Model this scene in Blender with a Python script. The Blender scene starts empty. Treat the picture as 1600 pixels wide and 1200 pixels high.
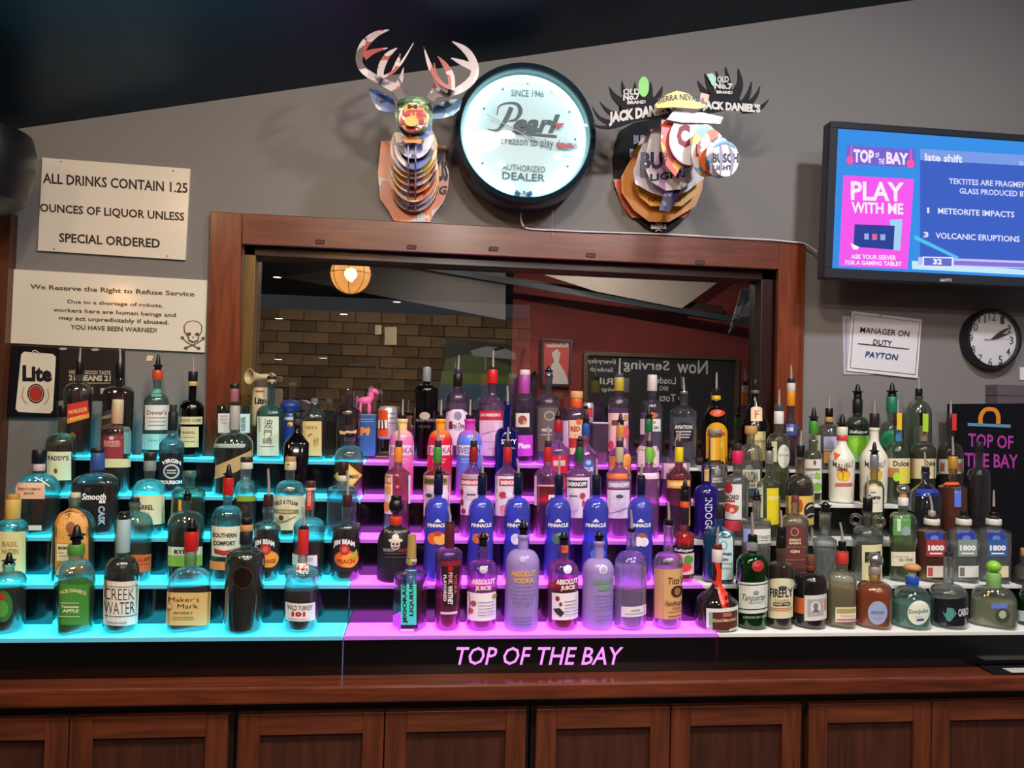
import bpy, bmesh, math, random
from mathutils import Vector, Matrix, noise
random.seed(7)
S = bpy.context.scene
COL = S.collection
# ------------------------------------------------------------------ camera
F_PX = 1155.0
CAM = Vector((0, 0, 1.75))
YAW, PIT, ROL = math.radians(6.3), math.radians(1.6), 0.027
FW = Vector((math.sin(YAW)*math.cos(PIT), math.cos(YAW)*math.cos(PIT), math.sin(PIT)))
R0 = Vector((math.cos(YAW), -math.sin(YAW), 0)); U0 = R0.cross(FW)
UP = U0*math.cos(ROL) - R0*math.sin(ROL); RT = R0*math.cos(ROL) + U0*math.sin(ROL)
cd = bpy.data.cameras.new('camera'); cam = bpy.data.objects.new('camera', cd); COL.objects.link(cam)
m = Matrix((RT, UP, -FW)).transposed().to_4x4(); m.translation = CAM
cam.matrix_world = m; cd.sensor_width = 36; cd.lens = 36*F_PX/1600; cd.clip_start = .05
S.camera = cam
S.view_settings.view_transform = 'Standard'; S.view_settings.look = 'None'
S.view_settings.gamma = 1; S.view_settings.exposure = 0.3
S.view_settings.use_curve_mapping = False
S.cycles.transparent_max_bounces = 40; S.cycles.max_bounces = 20; S.cycles.transmission_bounces = 18
S.cycles.sample_clamp_indirect = 4
w = bpy.data.worlds.new('World'); S.world = w; w.use_nodes = True
w.node_tree.nodes['Background'].inputs[0].default_value = (.62, .6, .66, 1)
w.node_tree.nodes['Background'].inputs[1].default_value = .12
def ray(px, py): return FW + RT*((px-800)/F_PX) + UP*((600-py)/F_PX)
def at(px, py, Y):
    d = ray(px, py); return CAM + d*(Y/d.y)
YW = 3.05        # front face of the bar wall
YM = 3.13        # the window pane
BACK = -2.9      # red wall opposite
c1, c2 = at(37, 200, YW), at(1430, 0, YW)
CS = (c2.z-c1.z)/(c2.x-c1.x)
def ceil_z(x, y=YW):   # rakes up to the right, and up from the wall to a flat middle
    return c1.z + CS*(x-c1.x) + .38*max(0, min(YW-y, 1.0))
def vis(px, py, Y):   # a place seen in the pane: Y is the depth of its mirror image
    p = at(px, py, Y); return Vector((p.x, 2*YM-p.y, p.z))
def lamp(kind, loc, power, color, size=.1, name='light', aim=None, spread=None):
    l = bpy.data.lights.new(name, kind); l.energy = power; l.color = color
    if kind == 'AREA':
        l.shape = 'DISK'; l.size = size
        if spread: l.spread = spread
    else: l.shadow_soft_size = size
    if kind == 'SPOT': l.spot_size = 2.2; l.spot_blend = .8
    o = bpy.data.objects.new(name, l); o.location = loc; COL.objects.link(o)
    if aim is not None: o.rotation_euler = (Vector(aim)-Vector(loc)).to_track_quat('-Z', 'Y').to_euler()
    return o
# recessed ceiling lamps of the bar room (downward disks just under the black ceiling)
LAMPS = [(-.55, .9, 23, (1, .82, .6)), (.3, .75, 36, (1, .93, .84)), (1.7, .9, 54, (.86, .91, 1)),
         (-1.7, .5, 9, (1, .68, .4)), (.2, -1.6, 40, (1, .88, .75)), (1.8, -1.6, 50, (1, .88, .78))]
for (x, y, p, c) in LAMPS:
    lamp('AREA', (x, y, ceil_z(x, y)-.03), p*1.05, c, .26, 'downlight_beam', (x, y+.55, 0))

# ------------------------------------------------------------------ materials
def lin(h):
    if isinstance(h, (tuple, list)): return tuple(h)+(1,) if len(h) == 3 else tuple(h)
    h = h.lstrip('#'); v = [int(h[i:i+2], 16)/255 for i in (0, 2, 4)]
    return tuple((c/12.92 if c <= .04045 else ((c+.055)/1.055)**2.4) for c in v)+(1,)
MC = {}
def nodes(name):
    mt = bpy.data.materials.new(name); mt.use_nodes = True; nt = mt.node_tree; nt.nodes.clear()
    o = nt.nodes.new('ShaderNodeOutputMaterial'); return mt, nt, o
def M(c, rough=.5, metal=0, emit=0, spec=.5, bump=0, bs=200):
    k = ('m', str(c), rough, metal, emit, spec, bump, bs)
    if k in MC: return MC[k]
    mt, nt, o = nodes('paint'); b = nt.nodes.new('ShaderNodeBsdfPrincipled')
    b.inputs['Base Color'].default_value = lin(c); b.inputs['Roughness'].default_value = rough
    b.inputs['Metallic'].default_value = metal; b.inputs['Specular IOR Level'].default_value = spec
    if emit:
        b.inputs['Emission Color'].default_value = lin(c); b.inputs['Emission Strength'].default_value = emit
    if bump:
        n = nt.nodes.new('ShaderNodeTexNoise'); n.inputs['Scale'].default_value = bs
        bu = nt.nodes.new('ShaderNodeBump'); bu.inputs['Strength'].default_value = bump; bu.inputs['Distance'].default_value = .002
        nt.links.new(n.outputs[0], bu.inputs['Height']); nt.links.new(bu.outputs[0], b.inputs['Normal'])
    nt.links.new(b.outputs[0], o.inputs[0]); MC[k] = mt; return mt
def EM(c, s=1.0):
    k = ('e', str(c), s)
    if k in MC: return MC[k]
    mt, nt, o = nodes('glow'); e = nt.nodes.new('ShaderNodeEmission')
    e.inputs[0].default_value = lin(c); e.inputs[1].default_value = s
    nt.links.new(e.outputs[0], o.inputs[0]); MC[k] = mt; return mt
def math_(nt, op, a, b):
    n = nt.nodes.new('ShaderNodeMath'); n.operation = op
    for i, v in enumerate((a, b)):
        if isinstance(v, (int, float)): n.inputs[i].default_value = v
        elif v is not None: nt.links.new(v, n.inputs[i])
    return n.outputs[0]
def GLASS(tint='#f4f8f6', refl=.08, edge=.8, frost=.02, fc='#ffffff', dark=.75, real=.45):
    k = ('g', tint, refl, edge, frost, fc, dark, real)
    if k in MC: return MC[k]
    mt, nt, o = nodes('glass'); t = nt.nodes.new('ShaderNodeBsdfTransparent')
    g = nt.nodes.new('ShaderNodeBsdfGlossy'); g.inputs['Roughness'].default_value = .025+.3*(frost if frost > .1 else 0)
    lw = nt.nodes.new('ShaderNodeLayerWeight'); lw.inputs[0].default_value = .5
    f3 = math_(nt, 'POWER', lw.outputs['Facing'], 3.0)
    f = math_(nt, 'ADD', math_(nt, 'MULTIPLY', f3, edge), refl)
    mc = nt.nodes.new('ShaderNodeMix'); mc.data_type = 'RGBA'
    c = lin(tint) if not real or frost >= .2 else tuple(v**.55 for v in lin(tint)[:3])+(1,); mc.inputs[6].default_value = c; mc.inputs[7].default_value = tuple(v*dark for v in c[:3])+(1,)
    nt.links.new(math_(nt, 'POWER', lw.outputs['Facing'], 2.0), mc.inputs[0]); nt.links.new(mc.outputs[2], t.inputs[0])
    base = t.outputs[0]
    if real and frost < .2:
        rg = nt.nodes.new('ShaderNodeBsdfGlass'); rg.inputs['Color'].default_value = tuple(v**.5 for v in lin(tint)[:3])+(1,); rg.inputs['IOR'].default_value = 1.47; rg.inputs['Roughness'].default_value = 0
        rm = nt.nodes.new('ShaderNodeMixShader'); rm.inputs[0].default_value = real
        nt.links.new(base, rm.inputs[1]); nt.links.new(rg.outputs[0], rm.inputs[2]); base = rm.outputs[0]
    if frost:
        d = nt.nodes.new('ShaderNodeBsdfDiffuse'); d.inputs[0].default_value = lin(fc)
        tr = nt.nodes.new('ShaderNodeBsdfTranslucent'); tr.inputs[0].default_value = lin(fc)
        a = nt.nodes.new('ShaderNodeMixShader'); a.inputs[0].default_value = .5
        nt.links.new(d.outputs[0], a.inputs[1]); nt.links.new(tr.outputs[0], a.inputs[2])
        b = nt.nodes.new('ShaderNodeMixShader'); b.inputs[0].default_value = frost
        nt.links.new(base, b.inputs[1]); nt.links.new(a.outputs[0], b.inputs[2]); base = b.outputs[0]
    mx = nt.nodes.new('ShaderNodeMixShader'); nt.links.new(f, mx.inputs[0])
    nt.links.new(base, mx.inputs[1]); nt.links.new(g.outputs[0], mx.inputs[2])
    nt.links.new(mx.outputs[0], o.inputs[0]); MC[k] = mt; return mt
def LIQ(c='#ffffff', rough=0.0, body=None):
    k = ('l', c, rough, body)
    if k in MC: return MC[k]
    mt, nt, o = nodes('liquid'); g = nt.nodes.new('ShaderNodeBsdfGlass')
    g.inputs['Color'].default_value = lin(c); g.inputs['IOR'].default_value = 1.36; g.inputs['Roughness'].default_value = rough
    d = nt.nodes.new('ShaderNodeBsdfDiffuse'); d.inputs[0].default_value = lin(c)
    t = nt.nodes.new('ShaderNodeBsdfTransparent'); t.inputs[0].default_value = lin(c)
    a = nt.nodes.new('ShaderNodeMixShader'); a.inputs[0].default_value = .5 if sum(lin(c)[:3]) > 1.9 else .3
    nt.links.new(g.outputs[0], a.inputs[1]); nt.links.new(t.outputs[0], a.inputs[2])
    b = nt.nodes.new('ShaderNodeMixShader'); b.inputs[0].default_value = body if body else .24 if sum(lin(c)[:3]) > 1.7 else .07
    tl = nt.nodes.new('ShaderNodeBsdfTranslucent'); tl.inputs[0].default_value = lin(c)
    e = nt.nodes.new('ShaderNodeMixShader'); e.inputs[0].default_value = .55
    nt.links.new(d.outputs[0], e.inputs[1]); nt.links.new(tl.outputs[0], e.inputs[2])
    nt.links.new(a.outputs[0], b.inputs[1]); nt.links.new(e.outputs[0], b.inputs[2])
    nt.links.new(b.outputs[0], o.inputs[0]); MC[k] = mt; return mt
def GRAD(stops, frost=0.0):
    k = ('gr', str(stops))
    if k in MC: return MC[k]
    mt, nt, o = nodes('coating'); b = nt.nodes.new('ShaderNodeBsdfPrincipled'); b.inputs['Roughness'].default_value = .22
    tc = nt.nodes.new('ShaderNodeTexCoord'); sx = nt.nodes.new('ShaderNodeSeparateXYZ'); cr = nt.nodes.new('ShaderNodeValToRGB')
    nt.links.new(tc.outputs['Generated'], sx.inputs[0]); nt.links.new(sx.outputs[2], cr.inputs[0])
    el = cr.color_ramp.elements
    for i, (p, c) in enumerate(stops):
        e = el[i] if i < 2 else el.new(p)
        e.position = p; e.color = lin(c)
    nt.links.new(cr.outputs[0], b.inputs['Base Color']); nt.links.new(b.outputs[0], o.inputs[0]); MC[k] = mt; return mt
def WOOD(c1='#3a160c', c2='#6b2f18', rough=.35, axis='X', scale=1.0, coat=.3):
    k = ('w', c1, c2, rough, axis, scale)
    if k in MC: return MC[k]
    mt, nt, o = nodes('stained_wood'); b = nt.nodes.new('ShaderNodeBsdfPrincipled')
    tc = nt.nodes.new('ShaderNodeTexCoord'); mp = nt.nodes.new('ShaderNodeMapping')
    sc = {'X': (1.2, 14, 14), 'Z': (14, 14, 1.2)}[axis]
    mp.inputs['Scale'].default_value = tuple(v*scale for v in sc)
    n = nt.nodes.new('ShaderNodeTexNoise'); n.inputs['Scale'].default_value = 3; n.inputs['Detail'].default_value = 6; n.inputs['Distortion'].default_value = .6
    n2 = nt.nodes.new('ShaderNodeTexNoise'); n2.inputs['Scale'].default_value = 1.1; n2.inputs['Detail'].default_value = 2
    nt.links.new(tc.outputs['Object'], mp.inputs[0]); nt.links.new(mp.outputs[0], n.inputs[0]); nt.links.new(tc.outputs['Object'], n2.inputs[0])
    cr = nt.nodes.new('ShaderNodeValToRGB'); cr.color_ramp.elements[0].color = lin(c1); cr.color_ramp.elements[1].color = lin(c2)
    cr.color_ramp.elements[0].position = .3; cr.color_ramp.elements[1].position = .72
    nt.links.new(math_(nt, 'ADD', math_(nt, 'MULTIPLY', n.outputs[0], .7), math_(nt, 'MULTIPLY', n2.outputs[0], .3)), cr.inputs[0])
    nt.links.new(cr.outputs[0], b.inputs['Base Color']); b.inputs['Roughness'].default_value = rough
    b.inputs['Coat Weight'].default_value = coat; b.inputs['Coat Roughness'].default_value = .2
    bu = nt.nodes.new('ShaderNodeBump'); bu.inputs['Strength'].default_value = .15; bu.inputs['Distance'].default_value = .002
    nt.links.new(n.outputs[0], bu.inputs['Height']); nt.links.new(bu.outputs[0], b.inputs['Normal'])
    nt.links.new(b.outputs[0], o.inputs[0]); MC[k] = mt; return mt
def COLLAGE(cols, scale=14, seed=0, rough=.3):
    k = ('c', str(cols), scale, seed)
    if k in MC: return MC[k]
    mt, nt, o = nodes('printed_collage'); b = nt.nodes.new('ShaderNodeBsdfPrincipled'); b.inputs['Roughness'].default_value = rough
    tc = nt.nodes.new('ShaderNodeTexCoord'); mp = nt.nodes.new('ShaderNodeMapping'); mp.inputs['Location'].default_value = (seed*3.1, seed*1.7, seed*.9)
    nz = nt.nodes.new('ShaderNodeTexNoise'); nz.inputs['Scale'].default_value = 9
    mv = nt.nodes.new('ShaderNodeMix'); mv.data_type = 'RGBA'; mv.inputs[0].default_value = .12
    v = nt.nodes.new('ShaderNodeTexVoronoi'); v.inputs['Scale'].default_value = scale*1.7; v.distance = 'MANHATTAN'
    nt.links.new(tc.outputs['Object'], mp.inputs[0]); nt.links.new(mp.outputs[0], mv.inputs[6]); nt.links.new(mp.outputs[0], nz.inputs[0])
    nt.links.new(nz.outputs['Color'], mv.inputs[7]); nt.links.new(mv.outputs[2], v.inputs[0])
    sx = nt.nodes.new('ShaderNodeSeparateColor'); nt.links.new(v.outputs['Color'], sx.inputs[0])
    cr = nt.nodes.new('ShaderNodeValToRGB'); cr.color_ramp.interpolation = 'CONSTANT'; el = cr.color_ramp.elements
    for i, c in enumerate(cols):
        e = el[i] if i < 2 else el.new(i/len(cols))
        e.position = i/len(cols); e.color = lin(c)
    nt.links.new(sx.outputs[0], cr.inputs[0]); nt.links.new(cr.outputs[0], b.inputs['Base Color'])
    nt.links.new(b.outputs[0], o.inputs[0]); MC[k] = mt; return mt
def WALLP(c, var=.12, rough=.75, ns=1.2, bump=.25):
    k = ('wp', c, var, rough, ns)
    if k in MC: return MC[k]
    mt, nt, o = nodes('wall_paint'); b = nt.nodes.new('ShaderNodeBsdfPrincipled')
    tc = nt.nodes.new('ShaderNodeTexCoord'); n = nt.nodes.new('ShaderNodeTexNoise'); n.inputs['Scale'].default_value = ns; n.inputs['Detail'].default_value = 4
    nt.links.new(tc.outputs['Object'], n.inputs[0])
    cr = nt.nodes.new('ShaderNodeValToRGB'); c = lin(c)
    cr.color_ramp.elements[0].color = tuple(v*(1-var) for v in c[:3])+(1,); cr.color_ramp.elements[1].color = tuple(min(1, v*(1+var)) for v in c[:3])+(1,)
    cr.color_ramp.elements[0].position = .35; cr.color_ramp.elements[1].position = .65
    nt.links.new(n.outputs[0], cr.inputs[0]); nt.links.new(cr.outputs[0], b.inputs['Base Color']); b.inputs['Roughness'].default_value = rough
    n3 = nt.nodes.new('ShaderNodeTexNoise'); n3.inputs['Scale'].default_value = 160; nt.links.new(tc.outputs['Object'], n3.inputs[0])
    bu = nt.nodes.new('ShaderNodeBump'); bu.inputs['Strength'].default_value = bump; bu.inputs['Distance'].default_value = .002
    nt.links.new(n3.outputs[0], bu.inputs['Height']); nt.links.new(bu.outputs[0], b.inputs['Normal'])
    nt.links.new(b.outputs[0], o.inputs[0]); MC[k] = mt; return mt
def PANE(fac=.42):
    mt, nt, o = nodes('window_glass'); t = nt.nodes.new('ShaderNodeBsdfTransparent'); t.inputs[0].default_value = (.85, .85, .85, 1)
    g = nt.nodes.new('ShaderNodeBsdfGlossy'); g.inputs['Roughness'].default_value = 0.0
    mx = nt.nodes.new('ShaderNodeMixShader'); mx.inputs[0].default_value = fac
    nt.links.new(t.outputs[0], mx.inputs[1]); nt.links.new(g.outputs[0], mx.inputs[2]); nt.links.new(mx.outputs[0], o.inputs[0]); return mt
STEEL = M('#cdbdb4', .38, .55); BLACK = M('#0b0b0d', .35); WHITE = M('#e9e6e0', .5); DARK = M('#15130f', .4)

# ------------------------------------------------------------------ mesh helpers
def link(name, me, mat=None, parent=None, **props):
    o = bpy.data.objects.new(name, me); COL.objects.link(o)
    if mat and me: me.materials.clear(); me.materials.append(mat)
    if parent: o.parent = parent
    for k, v in props.items(): o[k] = v
    return o
def empty(name, loc, label=None, cat=None, group=None, rotz=0):
    o = bpy.data.objects.new(name, None); COL.objects.link(o); o.location = loc; o.rotation_euler = (0, 0, rotz); o.empty_display_size = .05
    if label: o['label'] = label
    if cat: o['category'] = cat
    if group: o['group'] = group
    return o
def tomesh(bm, smooth=False, angle=None):
    me = bpy.data.meshes.new('mesh'); bm.normal_update(); bm.to_mesh(me); bm.free()
    if smooth:
        for p in me.polygons: p.use_smooth = True
        if angle is not None:
            try: me.set_sharp_from_angle(angle=angle)
            except Exception: pass
    return me
def box(lo, hi, bm=None, bev=0):
    own = bm is None
    if own: bm = bmesh.new()
    r = bmesh.ops.create_cube(bm, size=1)
    for v in r['verts']:
        v.co = Vector([(lo[i]+hi[i])/2 + v.co[i]*(hi[i]-lo[i]) for i in range(3)])
    if bev: bmesh.ops.bevel(bm, geom=[e for e in bm.edges if any(v in r['verts'] for v in e.verts)], offset=bev, segments=2, affect='EDGES', profile=.5)
    return tomesh(bm) if own else bm
def lathe(prof, seg=20, center=(0, 0, 0), axis='Z', smooth=True, angle=.7):
    bm = bmesh.new(); rings = []
    for (r, z) in prof:
        ring = []
        for i in range(seg):
            a = 2*math.pi*i/seg; x, y = r*math.cos(a), r*math.sin(a)
            p = (x, y, z) if axis == 'Z' else (x, z, y)
            ring.append(bm.verts.new(Vector(p)+Vector(center)))
        rings.append(ring)
    for a, b in zip(rings, rings[1:]):
        for i in range(seg):
            j = (i+1) % seg; bm.faces.new((a[i], a[j], b[j], b[i]))
    if prof[0][0] > 1e-5: bm.faces.new(rings[0][::-1])
    if prof[-1][0] > 1e-5: bm.faces.new(rings[-1])
    bmesh.ops.remove_doubles(bm, verts=bm.verts, dist=1e-5)
    bmesh.ops.recalc_face_normals(bm, faces=bm.faces)
    return tomesh(bm, smooth, angle)
def tube(pts, r, seg=8, closed=False, radii=None):
    bm = bmesh.new(); pts = [Vector(p) for p in pts]; n = len(pts); rings = []
    prev = None
    for i, p in enumerate(pts):
        a = pts[(i-1) % n] if (i or closed) else p; b = pts[(i+1) % n] if (i < n-1 or closed) else p
        d = (b-a).normalized()
        if prev is None: u = d.orthogonal().normalized()
        else: u = (prev - d*prev.dot(d)).normalized()
        prev = u; v = d.cross(u); rr = radii[i] if radii else r
        rings.append([bm.verts.new(p + (u*math.cos(2*math.pi*k/seg)+v*math.sin(2*math.pi*k/seg))*rr) for k in range(seg)])
    m_ = n if closed else n-1
    for i in range(m_):
        A, B_ = rings[i], rings[(i+1) % n]
        for k in range(seg): bm.faces.new((A[k], A[(k+1) % seg], B_[(k+1) % seg], B_[k]))
    if not closed: bm.faces.new(rings[0][::-1]); bm.faces.new(rings[-1])
    bmesh.ops.recalc_face_normals(bm, faces=bm.faces)
    return tomesh(bm, True, .9)
def smoothpts(pts, k=4, closed=True):
    out = []; n = len(pts)
    for i in range(n if closed else n-1):
        p0, p1, p2, p3 = [pts[(i+j) % n] if closed else pts[max(0, min(n-1, i+j))] for j in (-1, 0, 1, 2)]
        for s in range(k):
            t = s/k
            out.append(tuple(.5*((2*b)+(-a+c)*t+(2*a-5*b+4*c-d)*t*t+(-a+3*b-3*c+d)*t**3) for a, b, c, d in zip(p0, p1, p2, p3)))
    if not closed: out.append(tuple(pts[-1]))
    return out
class SP(list): n = 0
def PP(pts):
    o = SP(P(p) for p in pts); o.n = getattr(pts, 'n', 0); return o
def fill(bm, vs, n):
    if n:
        for i in range(n-1): bm.faces.new((vs[i], vs[i+1], vs[2*n-2-i], vs[2*n-1-i]))
    else:
        f = bm.faces.new(vs); bmesh.ops.triangulate(bm, faces=[f])
def stroke(pts, ws):
    q = smoothpts([tuple(p)+(w_,) for p, w_ in zip(pts, ws)], 3, False); L, R_ = [], []
    for i, (x, y, w_) in enumerate(q):
        w_ = max(w_, .5)
        a = q[max(0, i-1)]; b = q[min(len(q)-1, i+1)]; dx, dy = b[0]-a[0], b[1]-a[1]; l = math.hypot(dx, dy) or 1
        L.append((x-dy/l*w_/2, y+dx/l*w_/2)); R_.append((x+dy/l*w_/2, y-dx/l*w_/2))
    o = SP(L+R_[::-1]); o.n = len(L); return o
# ---- crop coordinates: where measurements were read off
CR = [0, 0, 1.0]
def crop(x, y, s=16/3): CR[:] = [x, y, s]
def X(x): return CR[0]+x/CR[2]
def Yp(y): return CR[1]+y/CR[2]
def P(p): return (X(p[0]), Yp(p[1]))
# ---- flat shapes in pixel space, mapped on a surface
def flat_bm(pts):
    bm = bmesh.new(); vs = [bm.verts.new((x, y, 0)) for x, y in pts]
    fill(bm, vs, getattr(pts, 'n', 0)); return bm
def cut(bm, xs=(), ys=()):
    for x in xs: bmesh.ops.bisect_plane(bm, geom=bm.verts[:]+bm.edges[:]+bm.faces[:], plane_co=(x, 0, 0), plane_no=(1, 0, 0))
    for y in ys: bmesh.ops.bisect_plane(bm, geom=bm.verts[:]+bm.edges[:]+bm.faces[:], plane_co=(0, y, 0), plane_no=(0, 1, 0))
def mapped(bm, mp, nx=0, ny=0):
    if nx or ny:
        xs = [v.co.x for v in bm.verts]; ys = [v.co.y for v in bm.verts]
        a, b, c, d = min(xs), max(xs), min(ys), max(ys)
        cut(bm, [a+(b-a)*i/nx for i in range(1, nx)], [c+(d-c)*i/ny for i in range(1, ny)] if ny else ())
    for v in bm.verts: v.co = mp(v.co.x, v.co.y)
    return tomesh(bm)
TC = {}
def text_geo(s, bold=.0, shear=0, space=1.0):
    k = (s, bold, shear, space)
    if k not in TC:
        cu = bpy.data.curves.new('t', 'FONT'); cu.body = s; cu.size = 1; cu.resolution_u = 2; cu.offset = bold; cu.shear = shear
        cu.align_x = 'CENTER'; cu.space_character = space; cu.space_line = 1.15
        ob = bpy.data.objects.new('t', cu); COL.objects.link(ob); bpy.context.view_layer.update()
        me = ob.evaluated_get(bpy.context.evaluated_depsgraph_get()).to_mesh()
        vs = [tuple(v.co[:2]) for v in me.vertices]; fs = [tuple(p.vertices) for p in me.polygons]
        ob.evaluated_get(bpy.context.evaluated_depsgraph_get()).to_mesh_clear()
        bpy.data.objects.remove(ob); bpy.data.curves.remove(cu)
        if not vs: vs = [(0, 0), (1, 0), (1, 1)]; fs = [(0, 1, 2)]
        a, b = min(v[0] for v in vs), max(v[0] for v in vs); c, d = min(v[1] for v in vs), max(v[1] for v in vs)
        TC[k] = ([((x-a)/max(b-a, 1e-6), (y-c)/max(d-c, 1e-6)) for x, y in vs], fs)
    return TC[k]
def text_mesh(s, x0, y0, x1, y1, mp, rot=0, bold=.0, shear=0, slope=0, mirror=False, arc=0, space=1.0):
    vs, fs = text_geo(s, bold, shear, space); bm = bmesh.new(); out = []
    for (u, v) in vs:
        if mirror: u = 1-u
        if rot == 90: px, py = x0+v*(x1-x0), y0+u*(y1-y0)
        elif rot == -90: px, py = x1-v*(x1-x0), y1-u*(y1-y0)
        else: px, py = x0+u*(x1-x0), y1-v*(y1-y0)-arc*4*u*(1-u)
        py += slope*(px-x0); out.append(bm.verts.new(mp(px, py)))
    for f in fs:
        try: bm.faces.new([out[i] for i in f])
        except ValueError: pass
    return tomesh(bm)
def ell(cx, cy, rx, ry, n=28): return [(cx+rx*math.cos(2*math.pi*i/n), cy+ry*math.sin(2*math.pi*i/n)) for i in range(n)]
def arch(x0, y0, x1, y1, h=None):
    h = h or (x1-x0)/2; n = 12; cx = (x0+x1)/2; rx = (x1-x0)/2
    return [(x0, y1), (x1, y1)]+[(cx+rx*math.cos(math.pi*i/n), y0+h-h*math.sin(math.pi*i/n)) for i in range(n+1)]
def CM(c): return c if not isinstance(c, (str, tuple)) else M(c, .45)
def rel(mp, root):  # map world to parent space
    inv = root.matrix_basis.inverted()
    return lambda x, y: inv @ mp(x, y)
def plane(Y, eps=0): return lambda x, y: at(x, y, Y-eps)
def decs(items, mp_eps, root, nx=8, ny=4):
    """items drawn in crop coordinates on the surface mp_eps(eps)"""
    last = None; eps = .0006
    for it in items:
        k = it[0]; kw = it[-1] if isinstance(it[-1], dict) else {}
        mp = mp_eps(eps); eps += .0004
        if k == 't':
            _, s, x0, y0, x1, y1, c = it[:7]
            me = text_mesh(s, X(x0), Yp(y0), X(x1), Yp(y1), mp, **kw); nm = 'lettering'
        else:
            c = it[-2] if kw else it[-1]
            if k in 'Rr':
                sl = kw.get('slope', 0); x0, y0, x1, y1 = it[1:5]
                pts = [(x0, y0), (x1, y0+sl*(x1-x0)), (x1, y1+sl*(x1-x0)), (x0, y1)]
            elif k in 'Ee': pts = ell(*it[1:5])
            elif k in 'Aa': pts = arch(*it[1:5], kw.get('h'))
            else: pts = it[1]
            wide = max(p[0] for p in pts)-min(p[0] for p in pts)
            me = mapped(flat_bm(PP(pts)), mp, nx if wide > 40 or k.isupper() else 3, ny if k.isupper() else 2)
            nm = 'label' if k.isupper() else 'emblem'
        nm = kw.get('name', nm) if k != 't' else nm
        if k.isupper():
            last = link(kw.get('nm', nm), me, CM(c), root)
        else:
            link(nm, me, CM(c), last or root)
    return last

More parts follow.
